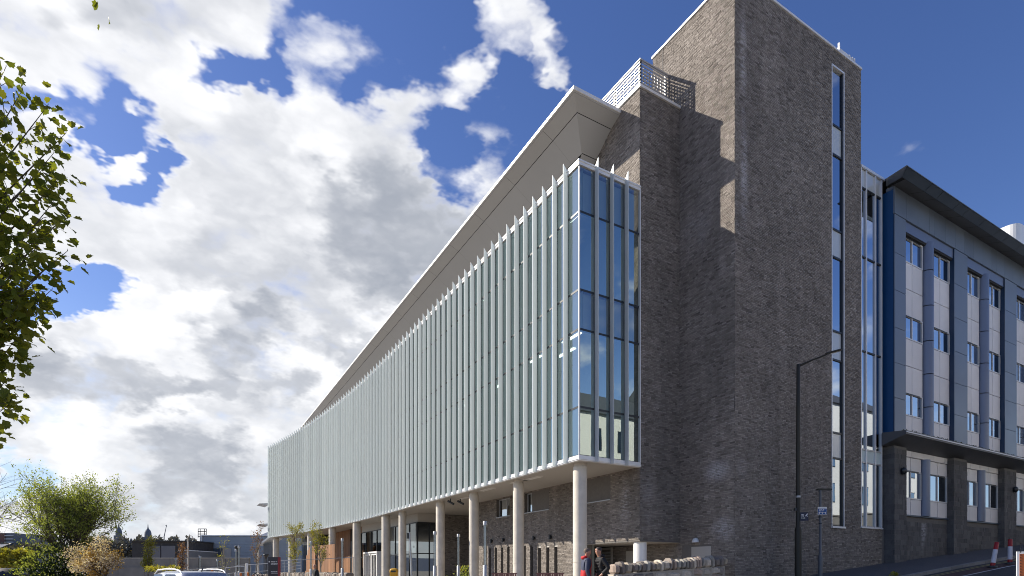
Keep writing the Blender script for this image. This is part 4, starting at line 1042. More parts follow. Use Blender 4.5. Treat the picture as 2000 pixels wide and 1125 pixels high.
# the leaves along the outer edge stand as single parts
wx = [((trunk0+p).x*FY-(trunk0+p).y*FX)/((trunk0+p).x*FX+(trunk0+p).y*FY) for p in lp]
order = sorted(range(n), key=lambda i: -wx[i]); solo = set(order[:220])
rest_i = [i for i in range(n) if i not in solo]
leaf_cloud('crown', [lp[i] for i in rest_i], [ld[i] for i in rest_i], rng.uniform(.085, .155, len(rest_i)), L_maple, T, 'maple', droop=.5)
lme = np_mesh('leaf', MAPLE, np.arange(len(MAPLE)).reshape(1, -1), np.zeros(len(MAPLE)))
for i in solo:
    dv = (Vector(ld[i]).normalized()+Vector([random.gauss(0, .5) for _ in range(3)])-Vector((0, 0, .5))).normalized()
    q_ = dv.to_track_quat('Y', 'Z').to_euler(); s_ = random.uniform(.085, .155)
    obj('leaf', lme, L_maple, T, loc=lp[i], rot=q_, scale=(s_, s_, s_))
# far wooded skyline, shrubs
def mass(name, label, px0, px1, ytop, ybot, dep, n, size, m, kind='stuff', cat='trees'):
    pts = []
    for k in range(n):
        px = random.uniform(px0, px1); f = .86+.10*math.sin(px*.19)+.05*math.sin(px*.53+1); yy = ybot+(ytop-ybot)*f*math.sqrt(random.random())
        dp = dep+random.uniform(-.03, .03)*dep; pts.append(Vector((*P(px, dp), HZ(yy, dp))))
    o = leaf_cloud(name, pts, [Vector((0, 0, .3))]*n, rng.uniform(*size, n), m, None)
    o['label'] = label; o['category'] = cat
    return o
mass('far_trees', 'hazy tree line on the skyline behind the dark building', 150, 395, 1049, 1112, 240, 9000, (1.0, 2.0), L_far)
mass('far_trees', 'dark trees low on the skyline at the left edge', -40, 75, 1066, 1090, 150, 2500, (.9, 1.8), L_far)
mass('yellow_shrubs', 'sunlit yellow-green shrubs at the lower left edge', -30, 62, 1072, 1114, 58, 2600, (.3, .6), L_yel, cat='shrubs')
mass('low_shrubs', 'low yellow-green planting along the concrete wall', 285, 350, 1106, 1118, 33, 500, (.10, .2), L_yel, cat='shrubs')
# ------------------------------------------------------------------ far buildings
def far(name, label, cat, px, dep, group=None):
    o = thing(name, label, cat, (*P(px, dep), 0), -YAW, group); return o, (lambda p: (p-px)/1137*dep), (lambda yv: HZ(yv, dep))
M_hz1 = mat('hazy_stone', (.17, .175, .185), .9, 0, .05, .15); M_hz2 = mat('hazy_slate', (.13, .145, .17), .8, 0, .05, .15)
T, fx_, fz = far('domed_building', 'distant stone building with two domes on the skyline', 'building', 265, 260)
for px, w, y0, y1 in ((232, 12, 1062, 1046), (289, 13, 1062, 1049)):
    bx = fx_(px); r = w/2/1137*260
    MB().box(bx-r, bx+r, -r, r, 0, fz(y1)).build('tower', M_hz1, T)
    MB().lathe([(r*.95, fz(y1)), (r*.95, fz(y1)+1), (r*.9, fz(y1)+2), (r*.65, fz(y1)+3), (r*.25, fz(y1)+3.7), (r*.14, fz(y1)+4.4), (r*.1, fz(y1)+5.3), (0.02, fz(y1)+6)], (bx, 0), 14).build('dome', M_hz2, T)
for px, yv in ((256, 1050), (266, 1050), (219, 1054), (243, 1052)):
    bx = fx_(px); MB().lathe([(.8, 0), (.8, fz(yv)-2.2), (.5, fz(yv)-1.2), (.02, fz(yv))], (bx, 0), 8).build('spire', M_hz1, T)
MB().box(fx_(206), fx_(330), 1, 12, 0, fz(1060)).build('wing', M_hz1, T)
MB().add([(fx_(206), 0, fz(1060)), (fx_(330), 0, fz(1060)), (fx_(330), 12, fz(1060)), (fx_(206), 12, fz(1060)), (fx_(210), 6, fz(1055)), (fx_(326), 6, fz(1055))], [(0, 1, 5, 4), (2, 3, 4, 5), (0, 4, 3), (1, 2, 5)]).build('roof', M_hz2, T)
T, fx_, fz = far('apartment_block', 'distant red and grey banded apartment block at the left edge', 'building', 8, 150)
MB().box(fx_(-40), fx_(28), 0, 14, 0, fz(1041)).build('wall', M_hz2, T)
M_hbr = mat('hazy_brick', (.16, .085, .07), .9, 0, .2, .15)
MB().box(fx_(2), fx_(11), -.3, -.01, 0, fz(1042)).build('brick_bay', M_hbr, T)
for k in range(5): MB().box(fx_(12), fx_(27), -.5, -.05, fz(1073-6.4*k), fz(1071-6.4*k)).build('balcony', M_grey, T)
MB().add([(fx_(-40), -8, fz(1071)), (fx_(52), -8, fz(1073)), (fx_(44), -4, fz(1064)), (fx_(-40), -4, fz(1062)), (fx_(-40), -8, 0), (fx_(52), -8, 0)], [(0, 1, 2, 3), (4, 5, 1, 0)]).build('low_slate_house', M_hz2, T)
# dark textured building
M_blk = mat('black_rough_cladding', (.05, .048, .047), .95, 0, 1.5, .4, .8, 3.)
M_wsteel = mat('weathered_steel_panel', (.14, .14, .15), .7, 0, .3, .15)
T, fx_, fz = far('dark_clad_building', 'low building in rough black cladding behind the concrete wall', 'building', 318, 75)
MB().box(fx_(258), fx_(378), 0, 15, 0, fz(1058)).build('wall', M_blk, T)
for a, b in ((292, 314), (316, 343)): MB().box(fx_(a), fx_(b), -.12, -.01, fz(1090), fz(1066)).build('panel', M_wsteel, T)
MB().box(fx_(256), fx_(380), -.3, 15.3, fz(1058)+.003, fz(1056)).build('roof_edge', M_blk, T)
MB().box(fx_(376), fx_(388), -3, 5, 0, fz(1077)).build('white_annexe', M_hz1, T)
MB().box(fx_(375.5), fx_(388.5), -3.1, 5.1, fz(1077)+.003, fz(1075.5)).build('annexe_cap', M_cap, T)
# blue-grey shed
M_shed = mat('blue_grey_sheet', (.27, .315, .37), .55, .0, .4, .1)
T, fx_, fz = far('metal_shed', 'blue-grey metal-clad shed with a large door left of the main building', 'shed', 450, 80)
MB().box(fx_(394.5), fx_(560), .05, 20, 0, fz(1047)).build('wall', M_shed, T)
for k in range(8): MB().box(fx_(395), fx_(560), -.0, .045, fz(1090-5.3*k)+.02, fz(1090-5.3*(k+1))-.02).build('sheet', M_shed, T)
MB().box(fx_(393.5), fx_(560), -.15, 20.2, fz(1047)+.003, fz(1045)).build('roof_edge', M_cap, T)
MB().box(fx_(393), fx_(395.5), -.2, .2, 0, fz(1046)-.01).build('corner_trim', M_cap, T)
MB().box(fx_(409), fx_(436), -.12, -.01, 0, fz(1071)).build('door', M_pier, T)
MB().box(fx_(437.5), fx_(451.5), -.14, -.01, fz(1090), fz(1071)).build('pale_board', M_hz1 if False else M_soff, T)
# concrete wall in panels
T, fx_, fz = far('concrete_wall', 'long weathered concrete wall across the car park', 'wall', 330, 62)
ed = [172, 232, 284, 332, 388, 440, 487]
for a, b in zip(ed[:-1], ed[1:]):
    MB().box(fx_(a)+.02, fx_(b)-.02, 0, .3, 0, fz(1090.5)).build('wall_panel', M_cwall, T)
    MB().box(fx_(a)+.02, fx_(b)-.02, -.12, -.002, 0, fz(1108)).build('plinth', M_cwall, T)
MB().box(fx_(172), fx_(487), -.05, .35, fz(1090.5)+.003, fz(1089.5)+.01).build('coping', M_conc, T)
# floodlight lattice, crane, arched lamp
T, fx_, fz = far('floodlight_frame', 'black lattice floodlight frame on the skyline above the dark building', 'floodlight', 395, 95)
m = MB()
for px in (387, 391, 399.5, 403): m.tube([(fx_(px), 0, fz(1075) if px in (391, 399.5) else fz(1050)), (fx_(px), 0, fz(1033))], .06, 4)
for yv in (1033, 1038, 1043, 1048): m.tube([(fx_(387), 0, fz(yv)), (fx_(403), 0, fz(yv))], .06, 4)
m.tube([(fx_(391), 0, 0), (fx_(391), 0, fz(1074))], .09, 4); m.build('lattice', M_frame, T)
T, fx_, fz = far('tower_crane', 'thin distant crane jib against the clouds', 'crane', 322, 420)
m = MB(); m.tube([(fx_(320), 0, 0), (fx_(320.5), 0, fz(1048)), (fx_(325.5), 0, fz(1025))], [.5, .4, .2], 4); m.tube([(fx_(323.5), 0, fz(1026)), (fx_(326), 0, fz(1028))], .25, 4); m.build('jib', M_hz2, T)
T, fx_, fz = far('arched_lamp_post', 'pale lamp post with hooped top before the dark building', 'lamp post', 367, 60)
m = MB().tube([(0, 0, 0), (0, 0, fz(1056))], .08, 8)
m.tube([(0, 0, fz(1056))]+[(fx_(372)-.27*math.cos(a)*1.0, 0, fz(1052)+.30*math.sin(a)) for a in np.linspace(0, math.pi, 9)]+[(fx_(377.5), 0, fz(1055))], .035, 6); m.build('post', M_conc, T)
MB().lathe([(.02, 0), (.14, -.1), (.15, -.25), (.1, -.3)], (fx_(377.5), 0), 12).build('lamp_head', M_frame, T, loc=(0, 0, fz(1055)))
# hill
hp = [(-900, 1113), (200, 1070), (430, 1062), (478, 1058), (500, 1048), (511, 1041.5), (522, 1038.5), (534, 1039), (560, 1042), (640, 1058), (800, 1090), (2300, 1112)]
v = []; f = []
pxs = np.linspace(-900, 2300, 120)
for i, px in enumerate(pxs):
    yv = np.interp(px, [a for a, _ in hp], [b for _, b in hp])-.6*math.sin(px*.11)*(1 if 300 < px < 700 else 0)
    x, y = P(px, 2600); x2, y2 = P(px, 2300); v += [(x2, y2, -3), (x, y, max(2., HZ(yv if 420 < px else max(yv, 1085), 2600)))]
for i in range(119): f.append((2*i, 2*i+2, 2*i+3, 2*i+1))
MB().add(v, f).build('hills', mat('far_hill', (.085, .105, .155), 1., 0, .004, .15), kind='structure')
# pale shelter roof between shed and building
T, fx_, fz = far('glazed_shelter', 'pale sloping shelter roof tucked against the facade end', 'shelter', 515, 70)
MB().add([(fx_(506), 0, fz(1066)), (fx_(527), 0, fz(1050)), (fx_(527), 4, fz(1048)), (fx_(506), 4, fz(1064)), (fx_(506), 0, fz(1062)), (fx_(527), 0, fz(1046))], [(0, 1, 2, 3), (0, 4, 5, 1), (4, 3, 2, 5)]).build('roof', M_cap, T)
MB().box(fx_(511), fx_(524), .5, 3, 0, fz(1062)).build('box', M_hz2, T)
MB().tube([(fx_(506), -.2, 0), (fx_(506), -.2, fz(1064))], .1, 8).build('post', M_conc, T)
# ------------------------------------------------------------------ street furniture
M_gal = mat('galvanised_steel', (.40, .41, .42), .45, .5, 3., .1)
M_lampg = glass('lamp_tube', (.75, .78, .8), .08, (.9, .9, .9), 1.45)
def light_column(px, top, label, dep=None, grp='glass-topped light columns'):
    dep = dep or 1.8*1137/(1115-top); x, y = P(px, dep); z0 = gz(x, y); h = HZ(top, dep)-z0
    T = thing('light_column', label, 'light column', (x, y, z0), 0, grp)
    MB().lathe([(.085, 0), (.085, h*.46), (.06, h*.47)], (0, 0), 14).build('shaft', M_gal, T)
    MB().lathe([(.062, h*.47), (.062, h*.95)], (0, 0), 14).build('glass_tube', M_lampg, T)
    MB().tube([(-.035, 0, h*.46), (-.035, 0, h*.96)], .012, 5).tube([(.035, .02, h*.46), (.035, .02, h*.96)], .012, 5).build('lamp_rod', M_cap, T)
    MB().lathe([(.08, h*.95), (.08, h*.995), (.07, h)], (0, 0), 14).build('cap', M_gal, T)
for a in ((947.7, 1018, 'tall light column standing before the brick wall right of the dark recess'), (895.6, 1043, 'light column seen against the dark recess'), (849.5, 1038, 'light column just left of the fourth column from the right'),
          (668.7, 1052, 'light column before the cedar wall'), (607.6, 1057, 'light column before the cedar pod, left of the bald man')): light_column(*a)
for a in ((301, 1096, 'slender post rising beside the pale young tree', 40), (344, 1090, 'slender post before the dark building panels', 40), (391, 1086, 'slender post before the left corner of the shed', 40), (425, 1093, 'slender post before the shed door', 40), (461, 1073, 'light column left of the dish-topped post', 40), (467, 1066, 'taller light column with dark dish behind it', 38)):
    light_column(*a, grp='light columns along the ramp')
# leaning pole by the lobby
x, y = P(800, 27); z0 = gz(x, y); T = thing('leaning_pole', 'slim grey pole leaning before the lobby glass', 'pole', (x, y, z0))
MB().tube([(.12, -.07, 0), (0, 0, HZ(1040, 27)-z0)], .05, 8).build('shaft', M_gal, T); MB().tube([(-.06, .03, HZ(1052, 27)-z0), (-.07, .03, HZ(1041, 27)-z0)], .07, 8).build('lamp_head', M_frame, T)
for px, yt, lab in ((463, 1066, 'dark dish lamp on a thin post before the shed'), (519.5, 1082, 'dark dish lamp on a thin post left of the totem sign')):
    x, y = P(px, 46); z0 = gz(x, y); h = HZ(yt, 46)-z0; T = thing('dish_lamp', lab, 'lamp post', (x, y, z0), 0, 'dish lamps')
    MB().tube([(0, 0, 0), (0, 0, h-.3)], .04, 6).build('post', M_frame, T); MB().lathe([(.04, h-.45), (.08, h-.3), (.2, h-.1), (.22, h-.04), (.16, h)], (0, 0), 14).build('dish', M_frame, T)
# totem sign
M_char = mat('charcoal_enamel', (.022, .02, .028), .35, 0, 3., .06); M_redp = mat('crimson_enamel', (.24, .012, .02), .4, 0, 3., .06); M_ltr = mat('white_lettering', (.75, .75, .75), .6, namt=0)
T, fx_, fz = far('totem_sign', 'charcoal totem sign with crimson edge and white lettering', 'sign', 535.5, 30)
w = fx_(546); MB().box(-w, w-.055, -.09, .09, .25, fz(1088)).build('panel', M_char, T); MB().box(w-.055, w+.02, -.088, .088, .25, fz(1088)-.005).build('crimson_edge', M_redp, T)
m = MB()
def textrow(m, x0, x1, z, h, y, seed):
    r = random.Random(seed); x = x0
    while x < x1-.01:
        wd_ = r.uniform(.012, .03)
        if r.random() > .14:                         # letters too small to read: strokes of differing height
            m.box(x, min(x+wd_*.4, x1), y-.003, y, z, z+h); m.box(x+wd_*.4, min(x+wd_*.85, x1), y-.003, y, z+h*r.choice((0, .4, .8)), z+h*r.choice((.25, .55, 1.)))
        x += wd_
for (z, h, x0, x1, sd) in ((fz(1098.2), .045, -.13, .20, 1), (fz(1102.7), .06, -.13, .21, 2), (fz(1117.2), .035, -.13, .21, 3), (fz(1120), .035, -.14, .21, 4)): textrow(m, x0, x1, z, h, -.093, sd)
m.build('lettering', M_ltr, T)
m = MB()
for k in range(8): a = k*math.pi/4; m.add([(-.215+.05*math.cos(a), -.093, fz(1097.2)+.05*math.sin(a)), (-.215+.022*math.cos(a+.39), -.093, fz(1097.2)+.022*math.sin(a+.39)), (-.215, -.093, fz(1097.2)), (-.215+.022*math.cos(a-.39), -.093, fz(1097.2)+.022*math.sin(a-.39))], [(0, 3, 2, 1)])
m.build('emblem', M_ltr, T)
# railings
def railing(label, pts, rails=(0., -.45), posts=True, r=.024, h=1.05, grp='steel railings', each=1):
    P3 = [Vector((*P(px, dp), HZ(py, dp))) for px, py, dp in pts]
    T = wthing('railing', label, 'railing', (P3[0].x, P3[0].y, gz(P3[0].x, P3[0].y)), grp)
    for dz_ in rails: MB().tube([p+Vector((0, 0, dz_)) for p in P3], r if dz_ == 0 else r*.7, 6).build('rail', M_gal, T)
    if posts:
        for p in P3[::each]: MB().tube([p, (p.x, p.y, gz(p.x, p.y)-.05)], r*.9, 6).build('post', M_gal, T)
railing('sloping steel handrail climbing behind the silver car', [(350, 1117, 30), (375, 1112.5, 31), (402, 1110, 32), (438, 1107.5, 33)], rails=(0, -.3, -.55))
railing('short steel railing run left of the white post', [(441, 1109, 34), (461, 1107, 34), (478, 1106.5, 34)], rails=(0, -.35))
railing('thin steel railing running to the totem sign', [(462, 1104.5, 36), (490, 1103, 36), (524, 1100.5, 36)], rails=(0, -.45))
railing('steel railing panel right of the totem sign', [(547, 1095.3, 37), (556, 1095, 37), (566, 1094.5, 37), (588, 1092, 37)], rails=(0, -.2, -.4, -.6))
railing('slim handrail crossing before the cedar wall', [(588, 1092.5, 42), (625, 1092, 42), (660, 1090, 42), (690, 1088.5, 42)], rails=(0,), each=3)
x, y = P(482, 33); T = thing('white_post', 'short white marker post beside the ramp railing', 'post', (x, y, gz(x, y))); MB().box(-.055, .055, -.055, .055, 0, HZ(1100, 33)-gz(x, y)).build('shaft', M_cap, T)
for px, lab in ((498, 'left hoop stand by the totem sign'), (508, 'right hoop stand by the totem sign')):
    x, y = P(px, 30); z0 = gz(x, y); T = thing('hoop_stand', 'dark '+lab, 'bike stand', (x, y, z0), -YAW, 'bike hoops'); MB().tube([(-.14, 0, 0)]+[(.14*-math.cos(a), 0, 1.2+.2*math.sin(a)) for a in np.linspace(0, math.pi, 8)]+[(.14, 0, 0)], .025, 6).build('hoop', M_frame, T)
# orange works barriers
M_or = mat('orange_plastic', (.55, .16, .02), .5, 0, 3., .12)
for px, w, yt, lab in ((425, 24, 1113.5, 'orange works barrier with raised lamp near the silver car'), (476, 14, 1121, 'low orange barrier right of the light columns'), (489, 12, 1119.5, 'orange barrier end against the stone wall')):
    x, y = P(px, 27); z0 = gz(x, y); h = HZ(yt, 27)-z0; T = thing('works_barrier', lab, 'barrier', (x, y, z0), -YAW, 'orange works barriers'); a = w/2/1137*27
    m = MB().box(-a, a, -.03, .03, h-.32, h-.12).box(-a, a, -.03, .03, h-.75, h-.55)
    for s in (-a+.03, a-.03): m.box(s-.03, s+.03, -.04, .04, .03, h-.10).box(s-.05, s+.05, -.25, .25, 0, .06)
    bevel(m.build('frame', M_or, T), .012)
    MB().box(-a*.5, a*.2, -.036, -.031, h-.28, h-.16).build('reflector', M_cap, T)
    MB().lathe([(.02, h-.1), (.05, h-.05), (.05, h+.03), (.02, h+.06)], (-a+.03, 0), 10).build('warning_lamp', M_or, T)
# yellow litter bin
x, y = P(769.5, 30); z0 = gz(x, y); M_yb = mat('yellow_plastic', (.55, .30, .02), .45, 0, 3., .1)
T = thing('litter_bin', 'yellow round-topped bin between two columns', 'bin', (x, y, z0), -YAW); H_ = HZ(1110, 30)-z0
m = MB(); rows_ = []
for z, s in ((0, .17), (.05, .185), (H_-.22, .20), (H_-.2, .215), (H_-.08, .205), (H_-.02, .16), (H_, .08)):
    rows_.append([(s*math.copysign(abs(math.cos(a))**.5, math.cos(a)), s*.9*math.copysign(abs(math.sin(a))**.5, math.sin(a)), z) for a in np.linspace(0, 2*math.pi, 21)[:-1]])
m.ring(rows_); m.build('body', M_yb, T); MB().box(-.13, .13, -.215, -.185, H_-.2, H_-.12).build('slot', M_frame, T)
# flowering shrub in the recess
x, y = P(908, 33); T = thing('flowering_shrub', 'shrub with yellow flowers in the dark recess', 'shrub', (x, y, gz(x, y)))
pp = [Vector((random.gauss(0, .28), random.gauss(0, .28), random.uniform(.2, 1.35))) for _ in range(420)]; leaf_cloud('foliage', pp, pp, rng.uniform(.08, .15, 420), L_mid, T)
pp = [Vector((random.gauss(0, .25), random.gauss(0, .25), random.uniform(.7, 1.4))) for _ in range(60)]; leaf_cloud('flowers', pp, pp, rng.uniform(.06, .1, 60), leaf_mat('yellow_petal', (.6, .5, .03), (.7, .6, .1)), T)
MB().tube([(0, 0, 0), (0, .05, .9)], .025, 5).build('stem', M_bark, T)
# benches under the wall
M_bench = mat('red_brown_slat', (.20, .085, .07), .55, 0, 4., .2)
for px, dep, w, lab in ((984, 22.5, .95, 'left red-brown slatted bench below the slot windows'), (1074, 20.3, .95, 'right red-brown slatted bench next to the corner column')):
    x, y = P(px, dep); z0 = gz(x, y); T = thing('bench', lab, 'bench', (x, y, z0), -rad(35), 'slatted benches')
    for k in range(11): MB().box(-.46+k*.086, -.395+k*.086, .20, .225, .42, HZ(1120, dep)-z0-.02).build('back_slat', M_bench, T)
    MB().box(-.5, .5, .195, .235, HZ(1120, dep)-z0-.018, HZ(1120, dep)-z0+.02).build('top_rail', M_bench, T)
    for k in range(5): MB().box(-.5, .5, -.25+k*.09, -.18+k*.09, .42, .45).build('seat_slat', M_bench, T)
    for s in (-.42, .42): MB().box(s-.03, s+.03, -.22, -.16, 0, .415).box(s-.03, s+.03, .18, .24, 0, .415).box(s-.03, s+.03, -.16, .18, .36, .415).build('leg', M_frame, T)
# street lamp and sign posts by the tower
M_olive = mat('olive_painted_steel', (.028, .026, .018), .55, .2, 3., .2); M_gpost = mat('grey_painted_steel', (.13, .135, .145), .5, .2, 3., .15)
x, y = P(1559, 20.8); z0 = gz(x, y); T = thing('street_lamp', 'tall dark street lamp with angled arm before the tower', 'street lamp', (x, y, z0), -YAW); h = HZ(712, 20.8)-z0
MB().lathe([(.115, -.05), (.115, 1.85), (.10, 1.92), (.078, 1.97), (.075, 3.0), (.066, 6), (.058, h), (.05, h+.01)], (0, 0), 16).build('pole', M_olive, T)
MB().lathe([(.079, 3.0), (.082, 3.02), (.082, 3.05), (.079, 3.07)], (0, 0), 12).build('clamp_band', M_gal, T)
MB().tube([(0, 0, h-.06), (.45, 0, h+.14), (1.02, 0, h+.36)], [.045, .032, .028], 8).build('arm', M_olive, T)
m = MB().ring([[(.98+a_, b_*s_, h+.345+a_*.27+c_) for b_, c_ in ((-.05, 0), (.05, 0), (.06, .03), (.03, .07), (-.03, .07), (-.06, .03))] for a_, s_ in ((0, .8), (.12, 1.4), (.35, 1.9), (.5, 1.5), (.56, .9))], smooth=False)
m.build('lantern', M_olive, T)
MB().add([(1.14, -.06, h+.383), (1.44, -.07, h+.463), (1.44, .07, h+.463), (1.14, .06, h+.383)], [(0, 3, 2, 1)]).build('lens', M_lum, T)
M_navy = mat('navy_sign', (.008, .014, .045), .5, namt=0); M_sblue = mat('blue_sign', (.02, .09, .30), .5, namt=0)
sx, sz = .03, HZ(1017.5, 20.8)-z0
S = MB().box(sx, sx+.285, -.10, -.09, sz, sz+.30).build('camera_notice', M_navy, T)
m = MB(); textrow(m, sx+.03, sx+.13, sz+.2, .035, -.102, 11); textrow(m, sx+.03, sx+.13, sz+.15, .035, -.102, 12); m.build('lettering', M_ltr, S)
m = MB(); textrow(m, sx+.03, sx+.17, sz+.1, .02, -.102, 13); textrow(m, sx+.03, sx+.17, sz+.07, .02, -.102, 14); m.build('small_print', M_gal, S)
MB().add([(sx+.17, -.102, sz+.17), (sx+.20, -.102, sz+.15), (sx+.265, -.102, sz+.24), (sx+.24, -.102, sz+.265)], [(0, 1, 2, 3)]).add([(sx+.225, -.102, sz+.16), (sx+.255, -.102, sz+.145), (sx+.26, -.102, sz+.165), (sx+.235, -.102, sz+.18)], [(0, 1, 2, 3)]).build('camera_symbol', M_ltr, S)
MB().box(-.14, -.08, -.05, .05, sz+.36, sz+.46).build('bracket', M_frame, T)
x, y = P(1602, 21.9); z0 = gz(x, y); T = thing('sign_post', 'grey sign post with blue and white plate before the tower window', 'sign post', (x, y, z0), -YAW); h = HZ(957, 21.9)-z0
MB().lathe([(.085, -.05), (.085, .75), (.06, .82), (.05, .84), (.045, h)], (0, 0), 14).build('pole', M_gpost, T)
MB().box(-.12, .42, -.05, .05, h-.01, h+.05).build('cross_bar', M_olive, T)
sz = HZ(1005.5, 21.9)-z0
S = MB().box(-.13, .21, -.075, -.065, sz, sz+.29).build('plate', M_cap, T); MB().box(-.12, .20, -.080, -.076, sz+.01, sz+.225).build('blue_field', M_sblue, S)
m = MB(); textrow(m, -.08, .16, sz+.165, .035, -.081, 21); textrow(m, -.09, .10, sz+.125, .03, -.081, 22); textrow(m, -.1, .18, sz+.24, .03, -.077, 23); m.build('lettering', M_ltr, S)
m = MB().box(-.10, -.06, -.083, -.081, sz+.025, sz+.10).box(.02, .05, -.083, -.081, sz+.03, sz+.10).box(.14, .17, -.083, -.081, sz+.03, sz+.10).box(-.06, .14, -.083, -.081, sz+.075, sz+.09); m.build('arrow_symbol', M_ltr, S)
for zz in (sz-.1, sz-.35): MB().lathe([(.055, zz), (.06, zz+.01), (.06, zz+.03), (.055, zz+.04)], (0, 0), 10).build('clamp_band', M_frame, T)
# lane delineators
M_rpl = mat('red_plastic', (.32, .012, .015), .5, 0, 3., .12); M_wpl = mat('reflective_white', (.62, .62, .68), .45, 0, 3., .08)
for px, pt, lab in ((1938, .17, 'leaning red and white lane post'), (1972.5, .01, 'upright red and white lane post')):
    r_ = (px-1000)/1137; t_ = 9.4/(-FX*r_+FY); x, y = (FY*r_+FX)*t_, 9.4; z0 = gz(x, y)-.10
    T = thing('lane_post', lab, 'lane post', (x, y, z0), -YAW, 'lane posts'); L = .92
    lean = Matrix.Rotation(pt/L, 4, 'Y'); rt_ = (0, pt/L, 0)
    MB().lathe([(.075, .06), (.07, L), (.05, L+.015)], (0, 0), 16).build('post', M_rpl, T, rot=rt_)
    MB().lathe([(.0765, .17), (.0735, .66)], (0, 0), 16).build('white_sleeve', M_wpl, T, rot=rt_)
    MB().lathe([(.17, 0), (.16, .04), (.09, .07)], (0, 0), 14, False).build('base', M_frame, T)
# road works sign at the right edge
x, y = P(2012, 8.2); z0 = gz(x, y)-.1; T = thing('works_sign', 'orange works sign with white border at the right edge', 'sign', (x, y, z0), -YAW-rad(20)); zt = HZ(1077, 8.2)-z0
MB().box(-.155, .45, -.012, .012, .55, zt).build('white_board', M_cap, T); MB().box(-.125, .42, -.016, -.013, .58, zt-.035).build('orange_face', mat('orange_sheet', (.52, .13, .03), .5, 0, 3., .08), T)
m = MB()
for k in range(26): m.box(-.118, -.108, -.019, -.0165, .62+k*.04, .64+k*.04)
m.build('dashed_border', M_gap, T)
MB().tube([(-.1, .05, 0), (-.1, .03, .6)], .02, 6).tube([(.4, .05, 0), (.4, .03, .6)], .02, 6).tube([(.15, .7, 0), (.15, .02, 1.)], .02, 6).build('stand', M_gal, T)
pp = [Vector((random.gauss(0, .12), random.gauss(0, .06), random.uniform(.0, .12))) for _ in range(70)]
r_ = (1750-1000)/1137; t_ = 10.5/(-FX*r_+FY); xw = (FY*r_+FX)*t_
T = thing('kerb_weeds', 'small yellow-green weeds growing at the kerb below the tower corner', 'weeds', (xw, 10.55, gz(xw, 9)))
leaf_cloud('leaves', pp, [Vector((0, 0, 1))]*70, rng.uniform(.05, .1, 70), L_yel, T)
# ------------------------------------------------------------------ cars
def car(label, loc, rz, paint, L=4.5, W=1.82, H_=1.66, rails=True):
    T = thing('parked_car', label, 'car', loc, rz, 'parked cars')
    def sec(yv, hw_b, z_b, hw_s, z_s, hw_r, z_r):   # half section from sill over shoulder to roof
        return [(-hw_b, yv, z_b), (-hw_s, yv, .62), (-hw_s*.985, yv, z_s), (-hw_r, yv, z_r-.06), (-hw_r*.82, yv, z_r-.012), (0, yv, z_r), (hw_r*.82, yv, z_r-.012), (hw_r, yv, z_r-.06), (hw_s*.985, yv, z_s), (hw_s, yv, .62), (hw_b, yv, z_b)]
    h = W/2; S_ = [(-L/2, h*.80, .42, h*.86, .80, h*.66, .95), (-L/2+.08, h*.86, .3, h*.95, .95, h*.74, 1.12), (-L/2+.32, h*.9, .25, h*.99, .98, h*.70, H_-.06), (-L/2+.7, h*.92, .24, h, 1.0, h*.70, H_-.01), (-.2, h*.92, .24, h, .98, h*.70, H_), (.45, h*.92, .24, h, .97, h*.68, H_-.05), (1.15, h*.92, .24, h, .96, h*.70, 1.12), (1.9, h*.88, .26, h*.95, .86, h*.72, .97), (L/2, h*.7, .36, h*.78, .66, h*.6, .78)]
    m = MB(); m.ring([sec(*s) for s in S_]); m.build('body', paint, T)
    gm = M_carg
    hr = h*.70
    MB().add([(-hr*.92, -L/2+.115, 1.16), (hr*.92, -L/2+.115, 1.16), (hr*.86, -L/2+.325, H_-.12), (-hr*.86, -L/2+.325, H_-.12)], [(0, 1, 2, 3)]).build('rear_window', gm, T)
    MB().add([(hr*.9, 1.12, 1.15), (-hr*.9, 1.12, 1.15), (-hr*.86, .50, H_-.09), (hr*.86, .50, H_-.09)], [(0, 1, 2, 3)]).build('windscreen', gm, T)
    for s in (-1, 1):
        for ya, yb in ((-1.55, -.55), (-.48, .42)):
            q = [(s*(h*.985+.008), ya, 1.02), (s*(h*.985+.008), yb, 1.02), (s*(hr+.035), yb-.08*0-.1, H_-.1), (s*(hr+.035), ya+.12, H_-.1)]
            MB().add(q, [(0, 1, 2, 3)] if s > 0 else [(3, 2, 1, 0)]).build('side_window', gm, T)
        if rails: MB().tube([(s*hr*.95, -1.75, H_-.1), (s*hr*.95, -1.6, H_+.0), (s*hr*.95, -1.2, H_+.045), (s*hr*.95, -.4, H_+.05), (s*hr*.95, .25, H_+.02), (s*hr*.95, .5, H_-.10)], .024, 6).build('roof_rail', M_alu, T)
        MB().box(s*h*.9-.05 if s > 0 else s*h*.9-.06, s*h*.9+.06 if s > 0 else s*h*.9+.05, -L/2-.01+.03, -L/2+.1, .78, .98).build('tail_light', M_rpl, T)
        MB().box(min(s*.5, s*.8), max(s*.5, s*.8), L/2-.16, L/2-.06, .64, .76).build('headlight', M_lum, T)
        MB().box(min(s*(h+.0), s*(h+.17)), max(s*(h+.0), s*(h+.17)), .78, .9, .95, 1.08).build('mirror', paint, T)
        for yv in (-1.38, 1.38):
            o = MB().lathe([(.2, -.1), (.31, -.1), (.335, -.06), (.335, .06), (.31, .1), (.2, .1)], (0, 0), 20).build('wheel', M_tyre, T, loc=(s*(h-.1), yv, .335), rot=(0, math.pi/2, 0))
            MB().lathe([(.2, -.085), (.2, .085), (.05, .095)], (0, 0), 14).build('rim', M_alu, o)
    MB().tube([(0, -1.5, H_-.01), (0, -1.62, H_+.06)], .02, 5).build('antenna', M_frame, T)
    MB().box(-.27, .27, -L/2-.012, -L/2+.01, .6, .71).build('number_plate', M_wpl, T)
    return T
